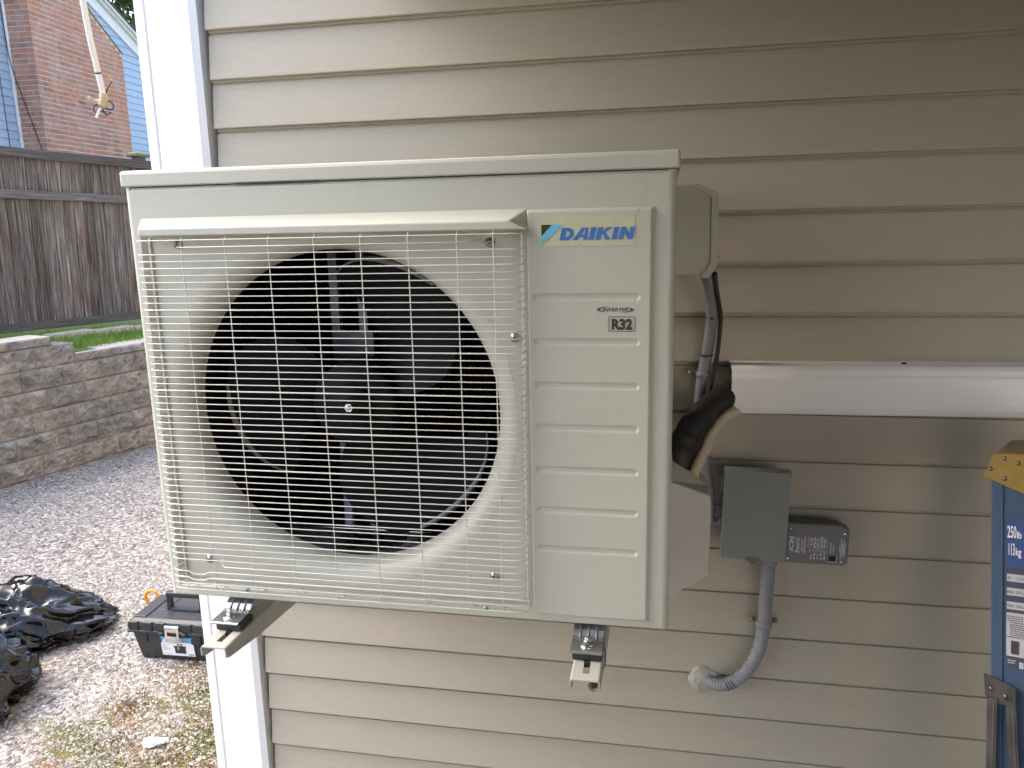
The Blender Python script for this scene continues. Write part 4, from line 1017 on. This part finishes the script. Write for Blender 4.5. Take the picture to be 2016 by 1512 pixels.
def tufts():
    r = np.random.default_rng(12); V, F, T = [], [], []; cnt = 0
    cl = [(-1.62, .62), (-1.50, .50), (-1.42, .72), (-1.60, .40), (-1.86, .44), (-1.48, .86), (-1.70, .80), (-1.40, .36), (-1.95, .66), (-1.36, .55), (-1.75, .30)]
    for cx, cy in cl:
        for _ in range(150):
            x, y = r.normal(cx, .055), r.normal(cy, .05)
            if x > -1.15 and y > 0: continue
            t = r.random()
            for _ in range(3):
                a = r.uniform(0, 2 * PI); L = r.uniform(.004, .010); w = r.uniform(.001, .002); tilt = r.uniform(.3, .9)
                dx, dy = math.cos(a), math.sin(a)
                V += [(x - dy * w, y + dx * w, GZ + .001), (x + dy * w, y - dx * w, GZ + .001), (x + dx * L * tilt, y + dy * L * tilt, GZ + .004 + L * .8)]
                F.append((cnt, cnt + 1, cnt + 2)); T += [t, t, t]; cnt += 3
    np_mesh('moss', np.array(V), np.array(F), 'moss_tuft', np.array(T), 'stuff')
    V, F, T = [], [], []; cnt = 0
    for _ in range(230):
        i = r.integers(0, 5); cx, cy = ((-1.36, .50), (-1.42, .66), (-1.62, .36), (-1.40, .36), (-1.80, .30))[i]
        x, y = r.normal(cx, .07), r.normal(cy, .06)
        if x > -1.15 and y > 0: continue
        a = r.uniform(0, 2 * PI); L = r.uniform(.004, .011); w = L * r.uniform(.25, .5); z = GZ + r.uniform(.004, .011); dx, dy = math.cos(a), math.sin(a); dz = r.uniform(-.003, .004); t = r.random()
        V += [(x - dx * L, y - dy * L, z), (x - dy * w, y + dx * w, z + dz), (x + dx * L, y + dy * L, z + dz * .5), (x + dy * w, y - dx * w, z - dz * .4 + .001)]
        F.append((cnt, cnt + 1, cnt + 2, cnt + 3)); T += [t] * 4; cnt += 4
    np_mesh('leaf_litter', np.array(V), np.array(F), 'litter', np.array(T), 'stuff')
tufts()

# ================================================================== RETAINING WALL
WO = Vector((-4.47, 2.702, GZ)); WA = math.atan2(.962, .272)
rw = thing('retaining_wall', 'low split face block wall stepping down along the gravel in front of the fence', 'stone wall', WO, Matrix.Rotation(WA, 4, 'Z'))
# local: x along the wall, -y towards the drive, z up
def block_mesh(L, H, D, seed, rough=.024):
    mb = MB(); nx, nz = 22, 11; G = []
    for j in range(nz + 1):
        row = []
        for i in range(nx + 1):
            u, w = i / nx, j / nz; e = min(1, min(u, 1 - u) * 9, min(w, 1 - w) * 6)
            p = Vector((u * L * 13 + seed * 7.3, w * H * 15, seed))
            d = e * (.010 + rough * (1.1 * mnoise.noise(p * .8) + 1.0 * mnoise.noise(p * 2.1) + .5 * mnoise.noise(p * 4.3)))
            row.append((u * (L - .002) + .001, -d + (0 if e > 0 else .002), w * (H - .002)))
        G.append(row)
    mb.loft(G, False, False, False)
    a, b, h_ = .001, L - .001, H - .002
    mb.add([(a, .003, 0), (b, .003, 0), (b, .003, h_), (a, .003, h_), (a, D, 0), (b, D, 0), (b, D, h_), (a, D, h_)], [(3, 2, 6, 7), (0, 3, 7, 4), (1, 5, 6, 2), (0, 4, 5, 1), (4, 7, 6, 5)], False)
    return mb
BL = .311
blk = [block_mesh(BL, .1525, .22, s).build('block', 'split_stone', rw, local=True) for s in range(7)]
for b_ in blk: bpy.data.objects.remove(b_, do_unlink=False) if False else None
tops = [.937, .785, .632, .480, .327, .175, .022]
offs = [.127, .311, .150, .330, .180, .338, .200]
used = 0
for c, (zt, of) in enumerate(zip(tops, offs)):
    k0 = -int((of + 2.6) / BL) - 1
    for k in range(k0, 12):
        x = of + k * BL
        if x > 3.0: continue
        if c == 0 and x + BL > .76: continue
        if used < len(blk): o = blk[used]
        else: o = blk[random.randrange(len(blk))].copy(); COL.objects.link(o); o.parent = rw
        used += 1
        o.location = (x, .019 * (6 - c) + random.uniform(-.002, .002), zt - .1525)
def capm(L, H, s):
    return block_mesh(L, H, .26, s, .010)
caps = [capm(.311, .068, 21 + s).build('cap_stone', 'split_stone', rw, local=True) for s in range(3)]
for cs in caps:
    cs.data.materials.append(MATS['cap_concrete'])
    for p in cs.data.polygons:
        if abs(p.normal.z) > .9 and len(p.vertices) == 4 and p.area > .02: p.material_index = 1
used = 0
for (x0, n_, zb, setb) in ((.278 - .311 * 9, 10, .937, .019 * 7), (.745, 8, .785, .019 * 6)):
    for k in range(n_):
        if used < 3: o = caps[used]
        else: o = caps[random.randrange(3)].copy(); COL.objects.link(o); o.parent = rw
        used += 1; o.location = (x0 + .311 * k, setb - .006, zb)
# upper terrace behind the wall
d2 = Vector((.272, .962, 0)).normalized(); n2 = Vector((-.962, .272, 0)).normalized()
def lawn_z(u, w=0.): return GZ + .945 - .045 * max(-3, min(4, u)) - (.05 if u > .65 else .05 * max(0, (u - .45) / .2))
def lawn(m):
    rows = []
    for w in (.16, .5, .9, 1.4, 2.5, 6, 40):
        rows.append([tuple(WO + d2 * u + n2 * w - Vector((0, 0, GZ)) + Vector((0, 0, lawn_z(u)))) for u in (-40, -3, -1, 0, .45, .65, 1, 2, 3, 4, 60)])
    m.loft(rows, False, False, False)
o = B('upper_ground', 'turf', None, lawn); tag(o, kind='structure')
def grass():
    r = np.random.default_rng(4); n = 24000
    u = r.uniform(-1.6, 3.0, n); w = r.uniform(.27, 1.6, n)
    z = np.array([lawn_z(a) for a in u]); P0 = np.array(WO)[None] + np.array(d2)[None] * u[:, None] + np.array(n2)[None] * w[:, None]; P0[:, 2] = z
    a = r.uniform(0, 2 * PI, n); L = r.uniform(.03, .085, n); wd = r.uniform(.0015, .0032, n); lean = r.uniform(.1, .7, n)
    dx, dy = np.cos(a), np.sin(a); s_ = np.stack([-dy, dx, 0 * dx], -1) * wd[:, None]; f = np.stack([dx, dy, 0 * dx], -1)
    mid = P0 + f * (L * lean * .35)[:, None]; mid[:, 2] += L * .6; tip = P0 + f * (L * lean)[:, None]; tip[:, 2] += L
    V = np.stack([P0 - s_, P0 + s_, mid + s_ * .7, mid - s_ * .7, tip], 1).reshape(-1, 3)
    i = np.arange(n)[:, None] * 5
    F = np.concatenate([i + np.array([[0, 1, 2]]), i + np.array([[0, 2, 3]]), i + np.array([[3, 2, 4]])])
    np_mesh('grass', V, F, 'grass_blade', np.repeat(np.clip(r.normal(.55, .22, n), 0, 1), 5), 'stuff')
grass()
ec = thing('edging_kerb', 'pale concrete edging stones set in the grass at the foot of the fence', 'kerb', (-5.0, 4.7, .70))
for k in range(6):
    p = Vector((-4.97, 4.62, .628)) + Vector((.245, .965, -.043)) * (.42 * (k - 1))
    B('edging_stone', 'cap_concrete', ec, lambda m: m.box(p, (.12, .405, .07), .008, Matrix.Rotation(math.radians(-14.5), 3, 'Z')))

# ================================================================== FENCE
FA = Vector((-5.406, 3.854, .72)); fv = Vector((.2584, .9651, -.0426)); fn = Vector((.966, -.258, 0))
Fm = Matrix(((fv.x, -fn.x, 0, 0), (fv.y, -fn.y, 0, 0), (fv.z, -fn.z, 1, 0), (0, 0, 0, 1)))
fe = thing('wood_fence', 'weathered grey board fence with three rails standing above the block wall', 'fence', FA, Fm)
# local: x along fence, -y towards the drive, z up
def fboard(w, s):
    mb = MB(); mb.loft([[(0, .0, z), (w - .003, .001 * ((s * 7) % 3), z), (w - .003, .016, z), (0, .016, z)] for z in (0, .4, .8, 1.2, 1.43)], True, True, False); return mb
fbs = [fboard(w, s).build('fence_board', 'weathered_wood', fe, local=True) for s, w in enumerate((.088, .094, .100, .106))]
ws = (.088, .094, .100, .106); x = -3.2; i = 0
while x < 5.2:
    j = i if i < 4 else random.randrange(4)
    if i < 4: o = fbs[i]
    else: o = fbs[j].copy(); COL.objects.link(o); o.parent = fe
    o.location = (x, random.uniform(0, .005), .045 + random.uniform(-.006, .006)); o.rotation_euler = (0, random.uniform(-.004, .004), 0)
    x += ws[j] + random.uniform(.0005, .004); i += 1
def frail(z0, z1, y0, name, seed):
    def f(m):
        rings = []
        for k in range(30):
            xx = -3.2 + 8.4 * k / 29; dz = .005 * mnoise.noise(Vector((xx * 2, seed, 0))); dy = .003 * mnoise.noise(Vector((xx * 3, seed, 5)))
            rings.append([(xx, y0 + dy, z0 + dz), (xx, -.0015, z0 + dz), (xx, -.0015, z1 + dz), (xx, y0 + dy, z1 + dz)])
        m.loft(rings, True, True, False)
    return B(name, 'rail_wood', fe, f, local=True)
m2 = MATS['weathered_wood'].copy(); MATS['rail_wood'] = m2
for nd in m2.node_tree.nodes:
    if nd.type == 'MAPPING': s_ = nd.inputs['Scale'].default_value; nd.inputs['Scale'].default_value = (s_[2], s_[0], s_[0])
    if nd.type == 'VALTORGB' and len(nd.color_ramp.elements) == 4:
        for e, c in zip(nd.color_ramp.elements, ((.05, .047, .048), (.105, .10, .10), (.155, .15, .152), (.24, .235, .24))): e.color = c + (1,)
frail(1.432, 1.506, -.042, 'top_rail', 1); frail(1.098, 1.168, -.036, 'middle_rail', 2); frail(-.01, .062, -.026, 'bottom_rail', 3)
def fpost(m):
    m.bb(1.50, 1.59, .020, .105, -.2, 1.545); 
po = B('fence_post', 'rail_wood', fe, fpost, local=True)
B('post_cap', 'moss_wood', po, lambda m: m.loft([[(x_, y_, z_) for x_, y_ in ((1.545 - w_, .0625 - w_), (1.545 + w_, .0625 - w_), (1.545 + w_, .0625 + w_), (1.545 - w_, .0625 + w_))] for w_, z_ in ((.072, 1.546), (.078, 1.556), (.078, 1.572), (.045, 1.590))], True, True, False), local=True)

# ================================================================== NEIGHBOUR HOUSE
NC = Vector((-8.631, 8.399, 0)); nh = Vector((-.0669, .9978, 0)); nn = Vector((.9978, .0669, 0))
Nm = Matrix(((nh.x, -nn.x, 0, 0), (nh.y, -nn.y, 0, 0), (0, 0, 1, 0), (0, 0, 0, 1)))
nb = thing('neighbour_house', 'blue clapboard house with a broad brick chimney and white rake boards beyond the fence', 'house', NC, Nm)
# local: x along the gable wall (away), -y out of the wall towards us, z up (world)
CH = .385   # chimney projection: its front is y = 0, the wall is y = CH
def rake(x): return 4.575 - (x - 3.17) * .450       # lower edge of the rake board
B('gable_core', 'ceiling_dark', nb, lambda m: m.prism([(-9, GZ), (6, GZ), (6, rake(6) + .1), (-1.5, rake(-1.5) + .1), (-9, rake(-1.5) - 3.9)], 'y', CH + .03, CH + .3), local=True)
k = 0
while True:
    z = 1.6 + .1135 * k
    if z > 6.9: break
    xr = min(5.6, 3.17 - (z - 4.575) / .450 + .1)
    def nbd(m, x0, x1): m.prism([(CH - .004, z), (CH + .010, z + .1135), (CH + .02, z + .1135), (CH + .02, z)], 'x', x0, x1)
    B('siding_board', 'blue_siding', nb, lambda m: nbd(m, -4.2, -.012), local=True)
    if xr > 2.11: B('siding_board', 'blue_siding', nb, lambda m: nbd(m, 2.10 if z < 4.3 else max(.5, 2.10 - (z - 4.35) / .656), xr), local=True)
    k += 1
def rboard(m):
    a, b_ = -1.5, 6.2
    for t0, t1, y0 in ((0, .19, -.025), (.195, .235, -.075), (.24, .285, -.12)):
        m.prism([(a, rake(a) + t0), (b_, rake(b_) + t0), (b_, rake(b_) + t1), (a, rake(a) + t1)], 'y', CH + y0, CH + .02)
B('rake_board', 'white_board', nb, rboard, local=True)
B('roof', 'roofing', nb, lambda m: m.prism([(-1.5, rake(-1.5) + .288), (6.4, rake(6.4) + .288), (6.4, rake(6.4) + .31), (-1.5, rake(-1.5) + .31)], 'y', CH - .14, CH + 7), local=True)
ch = B('chimney', 'mortar', nb, lambda m: m.prism([(.006, 1.2), (2.083, 1.2), (2.083, 4.385), (1.15, 4.997), (1.15, 7.4), (.006, 7.4)], 'y', .006, CH + .02), local=True)
# bricks: front face then the narrow left return
bm_v = []
for s in range(6):
    R = random.Random(s); L = .1945
    mb = MB(); j = lambda a: a + R.uniform(-.0022, .0022)
    f = [(j(0), j(0) - .001, j(0)), (j(L), j(0) - .001, j(0)), (j(L), j(0) - .001, j(.0565)), (j(0), j(0) - .001, j(.0565))]; b_ = [(0, .02, 0), (L, .02, 0), (L, .02, .0565), (0, .02, .0565)]
    mb.add(f + b_, [(0, 1, 2, 3), (0, 4, 5, 1), (1, 5, 6, 2), (2, 6, 7, 3), (3, 7, 4, 0)], False); bm_v.append(mb.build('brick', 'brick_clay', ch, local=True))
CO = .0705; pitch = .2075; slots = []
for k in range(60):
    z = 1.75 + CO * k
    if z > 6.9: break
    xmax = 2.075 if z < 4.32 else (max(1.14, 2.075 - (z + .06 - 4.385) / .656) if z < 4.93 else 1.14)
    x = .0 if k % 2 else -.0
    first = True
    while x < xmax - .03:
        L = (.091 if (first and k % 2) else .1945); first = False
        if random.random() < .06: L = .091
        L = min(L, xmax - x)
        slots.append((z, x, L, 'f')); x += L + .0135
    y = .0; first = True
    while y < CH - .02:
        L = (.196 if k % 2 else .092) if first else .196; first = False
        L = min(L, CH - y - .004)
        if L > .03: slots.append((z, y, L, 's'))
        y += L + .0115
vis = [s for s in slots if 2.62 < s[0] < 4.98]
if len(vis) > 300:
    keep = set(map(id, sorted(vis, key=lambda s: (s[0] * .5 + (s[1] if s[3] == 'f' else 0) * 1.0))[:300]))
else: keep = set(map(id, vis))
n_b = 0; rest = MB()
for s in slots:
    z, x, L, sd = s
    if id(s) in keep:
        if n_b < len(bm_v): o = bm_v[n_b]
        else: o = bm_v[random.randrange(6)].copy(); COL.objects.link(o); o.parent = ch
        n_b += 1; o.scale = (L / .1945, 1, 1)
        if sd == 'f': o.location = (x, random.uniform(-.001, .002), z)
        else: o.location = (-.0, x + L, z); o.rotation_euler = (0, 0, -PI / 2)
    else:
        if sd == 'f': rest.bb(x, x + L, 0, .013, z, z + .058)
        else: rest.bb(0, .013, x, x + L, z, z + .058)
ro = rest.build('brick', 'brick_clay', ch, local=True); ro['kind'] = 'stuff'
B('shoulder_slab', 'moss_wood', ch, lambda m: m.prism([(2.10, 4.400), (1.15, 5.024), (1.15, 4.997), (2.085, 4.383)], 'y', -.01, CH), local=True)
def caulk(m):
    pts = [(-.002, CH - .02, z) for z in np.linspace(1.6, 6.8, 60)]
    m.tube([(p[0] - .012 + .010 * mnoise.noise(Vector((0, 0, p[2] * 3))), p[1], p[2]) for p in pts], lambda t: .026 + .012 * mnoise.noise(Vector((5, t * 40, 0))), 8)
B('sealant_bead', 'caulk_white', nb, caulk, local=True)
B('wall_wire', 'wire_black', nb, lambda m: (m.tube(spline([(-.055, CH - .012, 6.9), (-.05, CH - .02, 4.6), (-.055, CH - .05, 3.9), (-.02, CH - .15, 3.35), (-.012, .12, 2.9), (-.012, .04, 2.5), (-.012, .01, 1.9)], 6), .006, 6), m.tube([(-.25, CH - .008, 6.9), (-.235, CH - .010, 1.6)], .0045, 6)), local=True)

# ================================================================== TREES
def tree(base, h, cr, seed, label, n=5200):
    t = thing('broadleaf_tree', label, 'tree', base)
    R = np.random.default_rng(seed); rr = random.Random(seed)
    def tk(m):
        m.tube(spline([(0, 0, 0), (.12, .05, h * .3), (-.08, .1, h * .6), (.05, 0, h * .92)], 6), lambda t_: .26 * (1 - t_ * .85), 10)
        for k in range(11):
            a = rr.uniform(0, 2 * PI); z = h * rr.uniform(.35, .8); L = cr * rr.uniform(.6, 1.0)
            m.tube(spline([(0, 0, z), (math.cos(a) * L * .5, math.sin(a) * L * .5, z + L * .25), (math.cos(a) * L, math.sin(a) * L, z + L * .55)], 4), lambda t_: .075 * (1 - t_ * .85), 6)
    B('trunk', 'bark', t, tk, local=True)
    cl = []
    for k in range(60):
        d = R.normal(size=3); d /= np.linalg.norm(d); q = d * cr * R.uniform(.35, 1.0) ** .6; q[2] = q[2] * 1.05 + h * .78; cl.append((q, R.uniform(.35, .8)))
    P, F, T = [], [], []; cnt = 0
    for q, rad in cl:
        m_ = n // 60; tone = R.uniform(.2, .8)
        for _ in range(m_):
            c = q + R.normal(size=3) * rad * .5; a = R.normal(size=3); a /= np.linalg.norm(a); b_ = np.cross(a, R.normal(size=3)); b_ /= np.linalg.norm(b_); s = R.uniform(.05, .10)
            P += [c - a * s, c + b_ * s * .55, c + a * s, c - b_ * s * .55]; F.append((cnt, cnt + 1, cnt + 2, cnt + 3)); cnt += 4
            T += [min(1, max(0, tone + R.normal() * .18))] * 4
    o = np_mesh('crown', np.array(P), np.array(F), 'tree_leaf', np.array(T), parent=t)
    return t
tree((-12.9, 16.2, .2), 7.6, 3.6, 3, 'leafy green tree behind the roof edge of the blue house', 24000)

# ================================================================== HANGING CABLE
hc = thing('hanging_cable', 'thick white cable end hanging loose in front of the brick chimney', 'cable', (-1.915, .89, 1.97))
B('sheath', 'cable_white', hc, lambda m: m.tube(spline([(-1.55, .60, 4.6), (-1.78, .74, 3.3), (-1.880, .800, 2.50), (-1.901, .828, 2.27), (-1.909, .848, 2.16), (-1.912, .868, 2.07), (-1.914, .885, 1.995), (-1.914, .890, 1.972)], 8), .0098, 10))
B('tape_ring', 'wire_black', hc, lambda m: m.tube([(-1.9125, .8735, 2.046), (-1.9128, .8750, 2.041)], .0104, 10))
B('frayed_wrap', 'frayed_tan', hc, lambda m: (m.tube(spline([(-1.914, .890, 1.978), (-1.916, .889, 1.955), (-1.922, .886, 1.937)], 4), lambda t: .0125 + .004 * t, 10), m.tube(spline([(-1.918, .888, 1.950), (-1.940, .878, 1.953), (-1.962, .868, 1.962)], 4), lambda t: .008 + .002 * math.sin(t * 9), 8)))
def wires(m):
    for pts in ([(-1.912, .888, 1.955), (-1.896, .896, 1.952), (-1.888, .900, 1.938), (-1.896, .897, 1.926), (-1.915, .890, 1.930)], [(-1.911, .890, 1.965), (-1.902, .894, 1.990), (-1.890, .900, 2.012), (-1.884, .902, 2.020)], [(-1.925, .885, 1.945), (-1.944, .876, 1.938), (-1.948, .874, 1.922), (-1.938, .878, 1.914)], [(-1.922, .886, 1.93), (-1.912, .890, 1.908), (-1.897, .896, 1.918)], [(-1.93, .882, 1.922), (-1.918, .888, 1.918)]):
        m.tube(spline(pts, 6), .0024, 6)
B('loose_wires', 'wire_black', hc, wires)
B('white_core', 'cable_white', hc, lambda m: m.tube(spline([(-1.926, .884, 1.930), (-1.936, .879, 1.915), (-1.942, .876, 1.898)], 5), .0042, 8))
B('orange_core', 'orange_plastic', hc, lambda m: m.tube(spline([(-1.884, .902, 2.020), (-1.886, .901, 2.030), (-1.895, .897, 2.042)], 4), .0018, 6))
